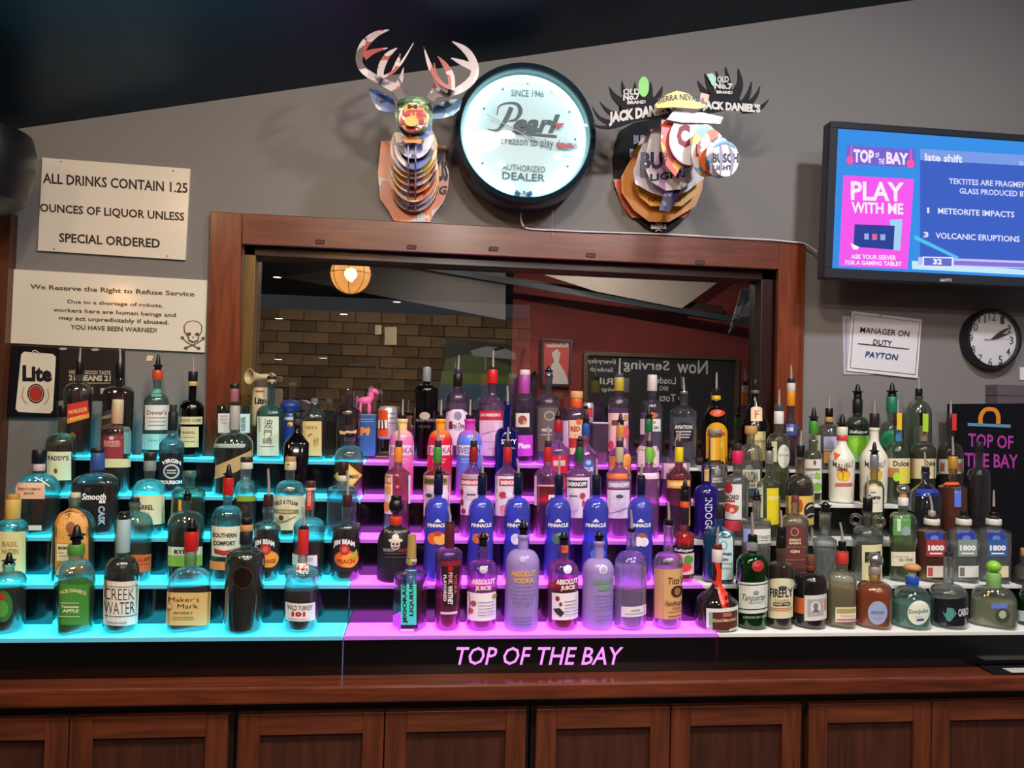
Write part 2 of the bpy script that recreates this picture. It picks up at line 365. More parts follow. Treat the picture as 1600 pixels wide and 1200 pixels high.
# ------------------------------------------------------------------ bottles
LIP_Y, RUN, LIP_Z, RISE = 2.3, .136, 1.034, .121
def tier_y(t): return LIP_Y + RUN*(t-1)
def tier_z(t): return LIP_Z + RISE*(t-1)
def B(t, xc, top, ny, sy, w, nw, glass, liq, clos, items, label, sq=2, dr=1, st='dome', bw=1.0, cat='bottle', back=None, seg=26, yo=0, tw=0):
    px = X(xc); wpx = w/CR[2]
    Yc = tier_y(t)+.08; z0 = tier_z(t)+.0012+.0012
    R = wpx*Yc/F_PX/2*1.02
    ca_ = 1/math.sqrt(1+((px-800)/F_PX)**2); R *= ca_        # a column seen off-axis looks wider than it is
    th0 = math.atan2(at(px, 800, Yc).x, Yc); kx = 1.0 if sq <= 2.6 else 1.13
    dr = max(.55, min(dr, math.sqrt(max(1e-6, (.062/kx)**2-(R*math.sin(th0))**2))/(R*math.cos(th0))))
    E = kx*math.sqrt((R*math.sin(th0))**2+(R*dr*math.cos(th0))**2)
    if t: Yc = tier_y(t)+min(.03+E, RUN-E-.006)+yo
    if back is not None: Yc, z0 = back
    # base point: find x where the column passes the measured px at mid body
    dep = lambda p: (p-CAM).dot(FW)
    pm = at(px, Yp(sy+110), Yc); C = Vector((pm.x, Yc, z0)); s = dep(C)/F_PX*ca_; R = wpx*s/2
    th = -math.atan2(C.x, C.y)+math.radians(tw)
    root = empty('liquor_bottle' if cat == 'bottle' else cat, C, label, cat, TIER_GROUP.get(t, 'bottles'), th)
    root['tier'] = t
    def zz(y): return at(px, Yp(y), Yc).z - z0
    zt, zn, zs = zz(top), zz(ny), zz(sy); rn = nw/CR[2]*s/2
    zs = max(zs, .03); zn = max(zn, zs+.004); zt = max(zt, zn+.002)
    prof = [(R*bw*.86, 0, sq), (R*bw*.97, .004, sq), (R*bw, .012, sq), (R*(bw+(1-bw)*.5), zs*.5, sq), (R, zs, sq)]
    for i in range(1, 9):
        u = i/8
        if st == 'dome': f = math.sqrt(max(0, 1-u*u))
        elif st == 'slope': f = (1+math.cos(math.pi*u))/2
        elif st == 'cone': f = 1-u
        elif st == 'flat': f = 1-u**3
        else: f = 1-u**1.6
        prof.append((rn+(R-rn)*f, zs+(zn-zs)*u, 2+(sq-2)*(1-u)))
    prof += [(rn, (zn+zt)/2, 2), (rn, zt-.014, 2), (rn*1.13, zt-.012, 2), (rn*1.13, zt-.003, 2), (rn*1.0, zt, 2)]
    def shell(pr, name, mat, inset=0, inner=0):
        bm = bmesh.new(); rings = []
        for (r, z, n) in pr:
            ring = []
            k = (r-rn)/(R-rn) if R > rn+.001 else 0
            d_ = 1+(dr-1)*max(0, min(1, k*1.2))
            for i in range(seg):
                a = 2*math.pi*i/seg; c_, s_ = math.cos(a), math.sin(a)
                q = (abs(c_)**n+abs(s_)**n)**(-1/n)
                ring.append(bm.verts.new(((r-inset)*q*c_, (r*d_-inset)*q*s_, z)))
            rings.append(ring)
        for A, Bq in zip(rings, rings[1:]):
            for i in range(seg): j = (i+1) % seg; bm.faces.new((A[i], A[j], Bq[j], Bq[i]))
        if inner:
            ins = []
            for (r, z, n), ring in zip(pr, rings):
                if n == 2 and z > zt-.013: continue
                f = max(.3, 1-inner/max(r, .004))
                ins.append([bm.verts.new((v.co.x*f, v.co.y*f, max(z, .0065+.0003*len(ins)))) for v in ring])
            for A, Bq in zip(ins, ins[1:]):
                for i in range(seg): j = (i+1) % seg; bm.faces.new((A[j], A[i], Bq[i], Bq[j]))
            bm.faces.new(ins[0]); A, Bq = ins[-1], rings[-1]
            for i in range(seg): j = (i+1) % seg; bm.faces.new((A[j], A[i], Bq[i], Bq[j]))
            bm.faces.new(rings[0][::-1])
        else:
            bm.faces.new(rings[0][::-1]); bm.faces.new(rings[-1]); bmesh.ops.recalc_face_normals(bm, faces=bm.faces)
        return link(name, tomesh(bm, True, 1.0), mat, root)
    op = glass.name.split('.')[0] != 'glass'
    shell(prof, 'glass_body', glass, 0, 0 if op else .0026)
    if liq:
        lm, ly = liq; zl = max(.02, min(zz(ly), zt-.004)); pr = []
        for i, (r, z, n) in enumerate(prof):
            z = max(z, .0072)+(.0 if i else .0003)
            if z < zl: pr.append((r, z, n))
            else:
                (r1, z1, n1) = prof[i-1]; u = (zl-z1)/max(z-z1, 1e-5); u = max(0, min(1, u))
                pr.append((r1+(r-r1)*u, zl, n1)); break
        seen = []; [seen.append(p) for p in pr if not seen or p[1] > seen[-1][1]+.0005]
        if len(seen) > 1: shell(seen, 'liquid', lm if not isinstance(lm, str) else LIQ(lm), .0031)
    def rad(z):
        for (r1, z1, n1), (r2, z2, n2) in zip(prof, prof[1:]):
            if z1 <= z <= z2:
                u = (z-z1)/max(z2-z1, 1e-6); return r1+(r2-r1)*u, n1+(n2-n1)*u
        return (prof[0][0], prof[0][2]) if z < 0 else (prof[-1][0], 2)
    ca, sa = math.cos(th), math.sin(th); nrm = Vector((sa, -ca, 0)); front = C + nrm*R*dr*.6
    right = Vector((ca, sa, 0))
    def mp_eps(eps):
        def mp(x, y):
            d = ray(x, y); tt = (front-CAM).dot(nrm)/d.dot(nrm); q = CAM+d*tt-C
            lx, lz = q.dot(right), max(.002, min(q.z, zt-.001)); r, n = rad(lz)
            k = (r-rn)/(R-rn) if R > rn+.001 else 0; d_ = 1+(dr-1)*max(0, min(1, k*1.2))
            lx = max(-.97*r, min(.97*r, lx)); y_ = r*d_*(1-abs(lx/r)**n)**(1/n)
            if seg == 6: y_ = min(r*.866, 1.732*(r-abs(lx)))
            sc = 1+eps/r*1.0
            return Vector((lx*sc, -y_-eps, lz))
        return mp
    last = None
    for cl in clos:
        k = cl[0]
        if k in 'cn':      # cap / neck sleeve
            _, y0, y1, cw, cm = cl[:5]; a, b = zz(y1), zz(y0); r = cw/CR[2]*s/2
            if k == 'n': r = max(r, rn*1.17)
            me = lathe([(r*.97, a), (r, a+.001), (r, b-.003), (r*.93, b)] if len(cl) < 6 else [(r, a), (r*cl[5], b)], 18)
            last = link('neck_sleeve' if k == 'n' else 'cap', me, CM(cm), root)
        elif k == 's':
            _, y0, y1 = cl[:3]; a, b = zz(y1), zz(y0); tl = random.uniform(-.08, .08) if len(cl) < 4 else cl[3]
            if last is None or last.name.startswith('neck'):
                last = link('stopper', lathe([(rn*.8, a-.012), (rn*1.15, a-.010), (rn*1.15, a-.004), (rn*.8, a), (.005, a+.003)], 14), BLACK, root)
            link('spout', tube([(0, 0, a-.004), (0, 0, a+.4*(b-a)), (tl*(b-a), -.004, b)], .003, 8, radii=[.0045, .0042, .0031]), STEEL, last)
        elif k == 'p':
            _, y0, y1 = cl[:3]; a, b = zz(y1), zz(y0); r = max(rn*.95, .009); h = b-a
            last = link('pourer', lathe([(r*1.0, a), (r*1.05, a+h*.12), (r*.8, a+h*.16), (r*1.35, a+h*.3), (r*1.35, a+h*.34), (r*.7, a+h*.38), (r*.62, a+h*.55), (r*.45, a+h*.85), (r*.12, b)], 14), BLACK, root)
        elif k == 'b':
            _, yc, rx, ry, cm = cl; zc = zz(yc); rx = rx/CR[2]*s; rz = ry/CR[2]*s
            last = link('stopper', lathe([(rx*math.sin(math.pi*i/10), zc-rz*math.cos(math.pi*i/10)) for i in range(11)], 18), CM(cm), root)
    if items: decs(items, mp_eps, root)
    return root
TIER_GROUP = {1: 'bottles on the front tier', 2: 'bottles on the second tier', 3: 'bottles on the third tier', 4: 'bottles on the fourth tier', 5: 'bottles on the top tier'}
CLEAR = GLASS(); AQUA = GLASS('#d8f0ea'); GREENG = GLASS('#2f9a55', .08, .7, .12, '#1e7a3e'); AMBERG = GLASS('#5a2a0c', .08, .7); BLKG = GLASS('#120b08', .07, .6, .5, '#060405')
FROST = GLASS('#ded9ea', .05, .35, .75, '#d8c0f4'); BLUEG = GLASS('#a4aef8', .1, .8, .24, '#93a0ff'); SKYG = GLASS('#102a9a', .09, .6, .35, '#0e2bb5')  # FROST: violet shelf glow tinted into the white frosted glass
GRNCLR = GLASS('#cfe0c0'); WATER = '#f6f8fa'; WHISK = '#d89a58'; DWHISK = '#96461f'; AMBR = '#e8ac54'; STRAW = '#e8dfa8'; MATBLK = M('#0c0b0c', .6)
# ------------------------------------------------------------------ the room
WALL = WALLP('#7e7976', .05, .8); NAVY = WALLP('#0f1d27', .15, .34, 2.0, .1)
def struct(name, me, mat, parent=None): 
    o = link(name, me, mat, parent)
    if parent is None: o['kind'] = 'structure'
    return o
crop(0, 0, 1)
oL = at(372, 600, YW).x; oR = at(1216, 500, YW).x; oT = at(800, 399, YW).z; oB = .95
XL, XR = -5.2, 4.2
bm = bmesh.new()
box((XL, YW, 0), (oL, YW+.14, 4.4), bm); box((oR, YW, 0), (XR, YW+.14, 4.4), bm)
box((oL, YW, oT), (oR, YW+.14, 4.4), bm); box((oL, YW, 0), (oR, YW+.14, oB), bm)
struct('wall_back', tomesh(bm), WALL)
bm = bmesh.new(); pr_ = []
for y in (YW+.0, YW-1.0, -18):
    pr_.append([bm.verts.new((x, y, ceil_z(x, y)+o)) for x, o in ((XL, 0), (XR, 0), (XR, .1), (XL, .1))])
for A, C_ in zip(pr_, pr_[1:]):
    for k in range(4): bm.faces.new((A[k], A[(k+1) % 4], C_[(k+1) % 4], C_[k]))
bm.faces.new(pr_[0]); bm.faces.new(pr_[-1][::-1]); bmesh.ops.recalc_face_normals(bm, faces=bm.faces)
struct('ceiling', tomesh(bm), NAVY)
struct('floor', box((XL, -18, -.05), (XR, YW, 0)), M('#2a211c', .5))
xs = at(800, 540, 2*YM-BACK).x
struct('wall_rear', box((XL, -18.1, 0), (XR, -18, 5)), M('#120e0c', .9))
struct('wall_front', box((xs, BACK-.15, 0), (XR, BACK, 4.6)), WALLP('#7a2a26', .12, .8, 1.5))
# pale sloping soffit over the red wall, dark beam under it
def slopedbar(px0, py0, px1, py1, hpx, Y, th, name, mat):
    pts = [(px0, py0), (px1, py1), (px1, py1+hpx), (px0, py0+hpx)]; bm = bmesh.new()
    a = [bm.verts.new(vis(x, y, Y)) for x, y in pts]; b = [bm.verts.new(vis(x, y, Y+th)) for x, y in pts]
    bm.faces.new(a); bm.faces.new(b[::-1])
    for i in range(4): bm.faces.new((a[i], a[(i+1) % 4], b[(i+1) % 4], b[i]))
    bmesh.ops.recalc_face_normals(bm, faces=bm.faces); return struct(name, tomesh(bm), mat)
VB = 2*YM-BACK
slopedbar(400, 330, 790, 405, 95, VB-.5, .1, 'trim_1', M('#4c4a48', .8))
slopedbar(740, 425, 1130, 478, 12, VB-.35, .12, 'trim_2', M('#3a1719', .6))
slopedbar(640, 408, 1180, 500, 9, VB-.55, .12, 'trim_3', M('#1d2a33', .6))
def visquad(pts, Y, name, mat, th=.02, parent=None):
    bm = bmesh.new(); a = [bm.verts.new(vis(x, y, Y)) for x, y in pts]; b = [bm.verts.new(vis(x, y, Y+th)) for x, y in pts]
    bm.faces.new(a); bm.faces.new(b[::-1]); n = len(pts)
    for i in range(n): bm.faces.new((a[i], a[(i+1) % n], b[(i+1) % n], b[i]))
    bmesh.ops.recalc_face_normals(bm, faces=bm.faces); return link(name, tomesh(bm), mat, parent)
o = visquad([(815, 418), (1140, 428), (1065, 482), (930, 455)], VB-.6, 'ceiling_panel', M('#8b8278', .7), .05); o['kind'] = 'structure'; o.name = 'trim_4'
# room beyond the pane: painted block wall
bw = 6.0; b0 = at(385, 470, bw); b1 = at(830, 505, bw)
blk = empty('wall_far', (0, bw, 0)); blk['kind'] = 'structure'
link('mortar', box((-3.4, .02, 0), (b1.x, .1, b0.z-.05)), M('#2b241c', .9), blk)
hb, wb = .089, .202; cols = [WALLP(c, .2, .85, 9) for c in ('#72604c', '#675442', '#7c6450', '#584a3c')]
bmes = box((-wb/2+.003, -.012, -hb/2+.003), (wb/2-.003, .03, hb/2-.003))
nr = int((b0.z)/hb)
for r in range(nr):
    z = b0.z-.05-hb*(r+.5)
    if z < 1.62: break
    for c in range(30):
        x = -1.72+(c+.5*(r % 2))*wb
        if x+wb/2 > b1.x+.1: continue
        me = bmes if r+c else bmes
        o = bpy.data.objects.new('brick', me); COL.objects.link(o); o.parent = blk; o.location = (x, 0, z)
        if not me.materials: me.materials.append(cols[0])
        o.material_slots[0].link = 'OBJECT'; o.material_slots[0].material = random.choice(cols)
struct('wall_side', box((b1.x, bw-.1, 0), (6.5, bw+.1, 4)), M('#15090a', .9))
struct('ceiling_far', box((-3.4, YW+.2, at(600, 462, bw).z), (6.5, bw+.2, at(600, 462, bw).z+.1)), M('#26262a', .8))
lamp('SPOT', (-.35, 3.6, 2.56), 230, (1, .82, .6), .02, 'brick_fill_spot', (-.3, 6.0, 2.15))  # added spot, out of sight behind the window header, brightens the brick wall
lamp('SPOT', (2.3, -.2, 3.3), 160, (1, .86, .78), .02, 'red_wall_fill_spot', (1.9, BACK, 1.8))  # added spot without a fixture, brightens the red wall for the reflection

# ---- window: casing boards, dark inner frame, pane
CAS = WOOD('#4d1c0d', '#8a3f1d', .35, 'Z'); CASX = WOOD('#4d1c0d', '#7d3a20', .35, 'X')
Yc_ = YW-.028
def casing(p, name, mat, root, Y=Yc_, th=.028):
    bm = bmesh.new(); a = [bm.verts.new(at(x, y, Y)) for x, y in p]
    b = [bm.verts.new(v.co+Vector((0, th, 0))) for v in a]
    bm.faces.new(a); bm.faces.new(b[::-1])
    for i in range(4): bm.faces.new((a[i], a[(i+1) % 4], b[(i+1) % 4], b[i]))
    bmesh.ops.recalc_face_normals(bm, faces=bm.faces)
    bmesh.ops.bevel(bm, geom=bm.edges[:], offset=.003, segments=1, affect='EDGES')
    return link(name, tomesh(bm), mat, root)
win = empty('window_1', (0, YW, 1.3)); win['kind'] = 'structure'
W = win.location
def wc(o):
    o.data.transform(Matrix.Translation(-W)); return o
wc(casing([(328.5, 330), (378, 332.7), (371, 720), (319, 720)], 'casing_board', CAS, win))
wc(casing([(378, 332.7), (1217.5, 377), (1217, 421), (378, 381)], 'head_casing', CASX, win))
wc(casing([(1217.5, 377), (1259.5, 380), (1253, 740), (1212, 740)], 'casing_board', CAS, win))
DKW = WOOD('#1c0d0a', '#33160f', .3, 'X')
for lo, hi, n in (((oL, YW+.02, oT-.05), (oR, YW+.12, oT+.0), 'frame_rail'), ((oL, YW+.02, oB), (oL+.045, YW+.12, oT), 'jamb'), ((oR-.07, YW+.02, oB), (oR, YW+.12, oT), 'jamb')):
    wc(link(n, box(lo, hi, bev=.004), WOOD('#5e4420', '#7d6030', .3, 'Z') if 'jamb' in n and lo[0] < 0 else DKW, win))  # left jamb: warm light falling on it is put into a paler, yellower wood
link('glass_pane', box((oL+.03, YM, oB), (oR-.05, YM+.004, oT-.03)).copy(), PANE(), win).data.transform(Matrix.Translation(-W))
sz = at(620, 712, YW-.02).z
sill = link('trim_5', box((oL-.02, YW-.05, sz-.03), (oR+.02, YW+.1, sz), bev=.004), WOOD('#2c150c', '#5a3018', .4)); sill['kind'] = 'structure'
# worn marks on the head casing
for (x, y) in ((500, 378), (643, 386), (771, 389), (923, 399), (1094, 410)):
    wc(casing([(x-7, y-4), (x+8, y-3), (x+7, y+4), (x-8, y+3)], 'worn_patch', M('#3f1a14', .6), win, Yc_-.002, .004))
# wooden post on the left
struct('trim_6', box((at(14, 500, YW-.03).x-.2, YW-.05, 0), (at(14, 500, YW-.03).x, YW, at(14, 333, YW-.05).z)), WOOD('#3a1c12', '#6a3820', .4, 'Z'))

# ---- back counter and cabinets
CT = WOOD('#401a0f', '#7a3a22', .25, 'X', 1, .6)
ctz = .915; cth = .05; CY = 2.22
ct = link('countertop', box((-3.2, CY, ctz-cth), (3.4, YW, ctz), bev=.007), CT)
ct['label'] = 'long red-brown stained wooden back counter under the lit bottle shelves'; ct['category'] = 'counter'
DOOR = WOOD('#3d1c10', '#743a20', .4, 'Z', 1, .25); PANEL = WOOD('#2c160d', '#54291a', .5, 'Z', 1, .15); RAIL = WOOD('#3d1c10', '#783c22', .4, 'X', 1, .25)
dz1 = at(800, 1107, CY+.04).z; dz0 = .15
def cx_(px): return at(px, 1130, CY+.03).x
units = [((-165, 108, 356), 'leftmost back-bar cabinet of dark wood under the cyan shelves'), ((372, 601, 822), 'dark wood back-bar cabinet left of centre, seam under the cyan and violet shelf joint'),
         ((838, 1048, 1252), 'dark wood back-bar cabinet right of centre, below the lit violet lettering'), ((1264, 1456, 1668), 'rightmost back-bar cabinet of reddish wood under the unlit white shelves')]
for (a, b, c), lab in units:
    r = empty('cabinet', (0, CY+.06, 0), lab, 'cabinet', 'cabinets under the back counter')
    xa, xb, xc_ = cx_(a), cx_(b), cx_(c)
    link('carcass', box((xa-.012, .0, .05), (xc_+.012, .6, ctz-cth-.002)), M('#120805', .6), r)
    link('top_rail', box((xa-.012, -.012, dz1+.012), (xc_+.012, .0, ctz-cth-.004)), M('#1a0c07', .5), r)
    for x0, x1 in ((xa, xb-.002), (xb+.002, xc_)):
        st = .062
        d = link('door', box((x0+st-.006, -.014, dz0+st-.006), (x1-st+.006, -.002, dz1-st+.006)), PANEL, r)
        link('stile', box((x0, -.03, dz0), (x0+st, -.002, dz1), bev=.002), DOOR, d); link('stile', box((x1-st, -.03, dz0), (x1, -.002, dz1), bev=.002), DOOR, d)
        link('rail', box((x0+st, -.029, dz1-st), (x1-st, -.002, dz1), bev=.002), RAIL, d); link('rail', box((x0+st, -.029, dz0), (x1-st, -.002, dz0+st), bev=.002), RAIL, d)

# ---- the lit bottle shelves: three units of five tiers
XB = [-1.42, -.24, .94, 2.12]
ACRB = M('#060608', .12, 0, 0, 1.0)
def lit(c, s, rim):
    """acrylic tread, lit from inside"""
    mt, nt, o = nodes('lit_acrylic'); b = nt.nodes.new('ShaderNodeBsdfPrincipled'); b.inputs['Base Color'].default_value = lin('#6a6a68' if s else '#f2f1ec')
    b.inputs['Roughness'].default_value = .3
    if s:
        b.inputs['Emission Color'].default_value = lin(c); b.inputs['Emission Strength'].default_value = s
    nt.links.new(b.outputs[0], o.inputs[0]); return mt
cols_ = [((.006, .72, 1.0), 2.7, .36), ((.72, .06, 1.0), 2.9, .42), ('#ffffff', .0, .0)]
labs = ['stepped bottle shelf glowing cyan, left of the three', 'stepped bottle shelf glowing violet, in the middle', 'stepped white bottle shelf without coloured light, right of the three']
for u in range(3):
    r = empty('bottle_shelf', ((XB[u]+XB[u+1])/2, LIP_Y, ctz+.001), labs[u], 'shelf', 'stepped bottle shelves'); L = r.location
    hw = (XB[u+1]-XB[u])/2-.002; c, s, e = cols_[u]
    for t in range(1, 6):
        y0 = RUN*(t-1); z1 = tier_z(t)-L.z; zb = (tier_z(t-1)-L.z) if t > 1 else 0
        yb = y0+RUN+(0 if t < 5 else 0)
        ri = link('riser', box((-hw, y0+.008, zb), (hw, yb if t == 5 else y0+.02, z1-.012)), ACRB, r)
        tr = link('tread', box((-hw+.001, y0+.006, z1-.01), (hw-.001, yb+.007, z1), bev=.001), lit(c, s, 0) , r)
        link('front_edge', box((-hw, y0, z1-.011), (hw, y0+.006, z1+.0005), bev=.001), lit(c, e, 0) if e else M('#dcdad2', .4), tr)
        if u == 1 and t == 1:
            crop(0, 0, 1)
            def mpE(x, y): return at(x, y, LIP_Y+.006)-L
            link('lettering', text_mesh('TOP OF THE BAY', 713, 1011, 974, 1039, mpE, bold=.008, shear=.25), EM((.95, .3, 1.0), .98), ri)
# ------------------------------------------------------------------ the bottles
CREAM = M('#d9cba6', .55); WLAB = M('#e3dfda', .5); TAN = M('#d3a66a', .55); REDC = M('#b81f1c', .3); BRN = M('#4a2418', .4); INKB = M('#1c1714', .5)
GOLD = M('#b08a3c', .3, .7); CORK = M('#c08a52', .7); NVY = M('#0d1434', .25); GRYT = M('#6f6a66', .5); TXTW = M('#e8e6e4', .5)
def T(s, x0, y0, x1, y1, c=None, **k): return ('t', s, x0, y0, x1, y1, c or INKB, k)
# ===== tier 1
crop(0, 780)
B(1, 62, 530, 600, 700, 330, 100, AQUA, (DWHISK, 760), [('p', 440, 540)], [('E', 25, 880, 80, 130, M('#2c6a2a')), ('e', 15, 800, 32, 30, M('#a8301e')), ('e', 20, 900, 50, 70, M('#4f8f3a'))], 'squat dark bottle with round green label, far left of the front tier', st='dome')
B(1, 620, 385, 500, 650, 315, 125, CLEAR, ('#b8c04a', 690), [('n', 375, 462, 120, M('#4f8a3a', .35)), ('c', 330, 375, 80, BLACK), ('p', 212, 335)], [('R', 470, 702, 722, 1035, M('#3f7f2e', .45)), ('t', "JACK DANIEL'S", 478, 760, 700, 800, M('#c9b97a'), dict(arc=5, bold=.05)), T('Tennessee', 500, 872, 640, 895, CREAM, bold=.03), T('APPLE', 510, 905, 640, 930, CREAM, bold=.04), ('r', 500, 850, 640, 856, CREAM), ('r', 490, 962, 650, 968, CREAM)], 'square bottle with plain green label and green neck band, front tier left', sq=6, tw=14)
B(1, 1010, 130, 470, 640, 305, 105, GLASS('#d5ecd6'), ('#6a2c12', 520), [('n', 165, 440, 118, M('#9fb6bc', .4)), ('c', 105, 165, 100, BLACK)], [('R', 862, 676, 1160, 1040, M('#ddd3c6')), T('CREEK', 870, 735, 1118, 830, INKB, bold=-.01), T('WATER', 870, 845, 1120, 945, INKB, bold=-.01), T('AMERICAN WHISKEY', 890, 1008, 1060, 1028), ('r', 872, 960, 1140, 965, INKB), ('r', 872, 715, 1140, 719, INKB)], 'tall round whiskey bottle with plain cream label in thin black capitals, front tier', st='dome')
crop(280, 780)
B(1, 82, 268, 560, 720, 370, 105, CLEAR, (DWHISK, 745), [('n', 268, 430, 112, REDC), ('p', 150, 268)], [('G', [(40, 400), (120, 400), (165, 455), (230, 470), (180, 435), (130, 395)], REDC), ('R', -112, 768, 262, 1040, M('#d0a868')), T("Maker's", -85, 805, 165, 845, INKB, bold=.0), T('Mark', -10, 862, 155, 898, INKB, bold=.0), T('WHISKY', -45, 925, 115, 945, INKB), ('r', -50, 968, 120, 972, GRYT), ('r', -50, 985, 120, 989, GRYT), ('e', -70, 880, 24, 24, M('#8a6a3a')), ('e', -70, 880, 20, 20, M('#d0a868'))], 'flask-shaped bottle with dripping red wax neck and tan label, front tier', sq=4.5, dr=.62)
B(1, 548, 210, 400, 500, 335, 95, GLASS('#b8c8b8', .09, .9), (DWHISK, 500), [('c', 158, 206, 100, BLACK), ('n', 210, 262, 96, CORK), ('n', 268, 372, 96, M('#15171c'))], [('e', 530, 640, 90, 95, M('#3c2c20', .3)), ('e', 530, 640, 78, 83, M('#1d120c', .25))], 'thick dark glass bottle with embossed round medallion and no label, front tier', st='dome')
B(1, 1020, 245, 545, 640, 290, 80, CLEAR, (DWHISK, 810), [('n', 240, 455, 66, M('#c02a26', .35)), ('s', 60, 225, -.1)], [('r', 975, 545, 1080, 600, M('#d8d3c6')), T('101', 985, 550, 1070, 590, REDC, bold=.05), ('R', 888, 855, 1130, 1002, WLAB), T('WILD TURKEY', 905, 872, 1110, 912, INKB, bold=.01), T('101', 940, 922, 1050, 962, REDC, bold=.06), T('KENTUCKY', 915, 978, 1085, 990, REDC)], 'clear bottle half full of whiskey, red neck strip, white label with red numerals, front tier')
crop(560, 780)
B(1, 435, 490, 575, 620, 280, 78, GLASS('#d8b4e6'), ('#c02a3a', 700), [('c', 296, 488, 80, M('#c9a860', .3, .35), .88)], [('G', [(330, 520), (415, 485), (505, 485), (570, 545), (545, 560), (350, 560)], M('#a8a038', .4)), T('TINCT', 435, 510, 530, 532, TXTW, bold=.05), ('R', 358, 600, 482, 1035, M('#4fd6d0', .3)), T('JEGORAGES', 372, 620, 412, 1025, INKB, rot=-90, bold=.05), T('LIQUEUR', 425, 680, 462, 960, INKB, rot=-90, bold=.03), ('r', 355, 1068, 460, 1095, M('#d9d6e4'))], 'hexagonal bottle of dark red liquor with vertical turquoise label and gold cap', seg=6, st='slope')
B(1, 752, 190, 400, 470, 232, 72, GLASS('#e7b0e0'), ('#ff7cc8', 795), [('n', 200, 400, 72, M('#5a2026', .3)), ('c', 185, 235, 66, BLACK), ('s', 60, 195, -.15)], [('G', [(685, 500), (858, 500), (835, 700), (815, 880), (718, 880), (705, 700)], M('#2d0f14')), ('r', 688, 505, 852, 550, M('#8a1a2a')), ('e', 768, 570, 22, 22, REDC), T('PINK', 750, 600, 785, 700, M('#d8a0a8'), rot=90, bold=.03), T('WHITNEY', 745, 710, 785, 870, TXTW, rot=90, bold=.04), T('FLAVORED', 712, 620, 735, 840, TXTW, rot=90, bold=.03), T('VODKA', 795, 620, 818, 780, M('#c85868'), rot=90, bold=.03), ('r', 690, 928, 818, 948, M('#d9c6dc'))], 'slim faceted bottle of bright pink liquor with tapering black and red label', bw=.88, st='dome')
def absolut(x, w, top, ny, sy, glass, liq, clos, txt, tc, lab, label):
    B(1, x, top, ny, sy, w, 86, glass, liq, clos, txt, label, st='dome')
FR_T = M('#5b4a78', .6)
absolut(1030, 258, 390, 500, 590, GLASS('#f3c6e6'), ('#f8c8ea', 760), [('c', 330, 395, 70, BLACK), ('p', 268, 335)], [('e', 1043, 578, 34, 30, M('#b8a8b8', .4)), T('ABSOLUT', 945, 655, 1140, 700, M('#f6e0c8'), bold=.05), T('JUICE', 975, 712, 1105, 755, M('#f6e0c8'), bold=.05), ('R', 912, 770, 1142, 1000, M('#ece6ee')), ('e', 962, 858, 24, 24, M('#b0485e')), ('e', 942, 920, 20, 24, M('#c25a50')), ('e', 1128, 803, 18, 20, M('#c08a4a')), ('g', stroke([(925, 775), (935, 850), (925, 960)], [4, 6, 4]), M('#5a3a44'))]+[('r', 1000, 842+i*26, 1125, 847+i*26, M('#8a7f92')) for i in range(5)], None, None, 'clear pink juice vodka bottle with peach fruit label, front tier under the violet light')
absolut(1365, 282, 292, 415, 530, FROST, ('#e6ccf8', 640), [('c', 250, 295, 62, BLACK), ('p', 168, 255)], [('e', 1370, 492, 34, 34, M('#8a74a8', .4)), ('e', 1370, 492, 26, 26, M('#a892c4', .4)), T('ABSOLUT', 1275, 585, 1475, 635, M('#e0a85a', .4), bold=.05), T('VODKA', 1290, 645, 1460, 690, M('#e0a85a', .4), bold=.05)]+[T(s_, 1270+d, 712+i*30, 1470-d, 730+i*30, FR_T, shear=.4) for i, (s_, d) in enumerate((('A spirit distilled', 20), ('from grain grown', 0), ('in the rich fields', 0), ('of the south and', 15), ('bottled at home', 20), ('since 1879', 50)))]+[('r', 1275, 970+i*28, 1450, 974+i*28, FR_T) for i in range(3)], None, None, 'frosted white vodka bottle with orange lettering, tallest frosted one')
crop(820, 780)
absolut(315, 262, 375, 500, 600, GLASS('#f0c4dc'), ('#f07a7a', 700), [('c', 330, 378, 72, BLACK), ('p', 266, 335)], [('n_', ) ][:0]+[('e', 358, 577, 34, 34, M('#d9cbe0', .4)), ('r', 308, 395, 360, 455, M('#e0602a')), T('ABSOLUT', 262, 655, 440, 700, TXTW, bold=.05), T('JUICE', 300, 708, 415, 752, TXTW, bold=.05), ('R', 230, 770, 440, 992, M('#ece4ea')), ('e', 275, 815, 17, 22, M('#8a2a48')), ('e', 300, 860, 13, 17, M('#8a2a48')), ('g', [(240, 900), (290, 890), (330, 930), (300, 965), (260, 930)], M('#3c2a38'))]+[('r', 330, 835+i*27, 430, 840+i*27, M('#8a7f92')) for i in range(5)], None, None, 'juice vodka bottle of red liquid with strawberry and vine label, front tier')
absolut(610, 262, 345, 490, 590, FROST, ('#e6ccf8', 660), [('c', 310, 350, 66, BLACK), ('p', 265, 315)], [('e', 655, 578, 34, 34, M('#d9d2e6', .4)), ('e', 655, 578, 24, 24, M('#a89ac0', .4)), T('ABSOLUT', 565, 655, 735, 700, M('#6f9a72'), bold=.05), T('LIME', 615, 708, 710, 750, M('#6fa872'), bold=.05)]+[T(s_, 590, 785+i*30, 725, 802+i*30, FR_T, shear=.4) for i, s_ in enumerate(('Vodka made with', 'juicy limes from', 'the grove grown', 'in rich fields', 'and grain'))]+[('r', 600, 960+i*30, 710, 964+i*30, FR_T) for i in range(2)], None, None, 'frosted white vodka bottle with green lettering, front tier')
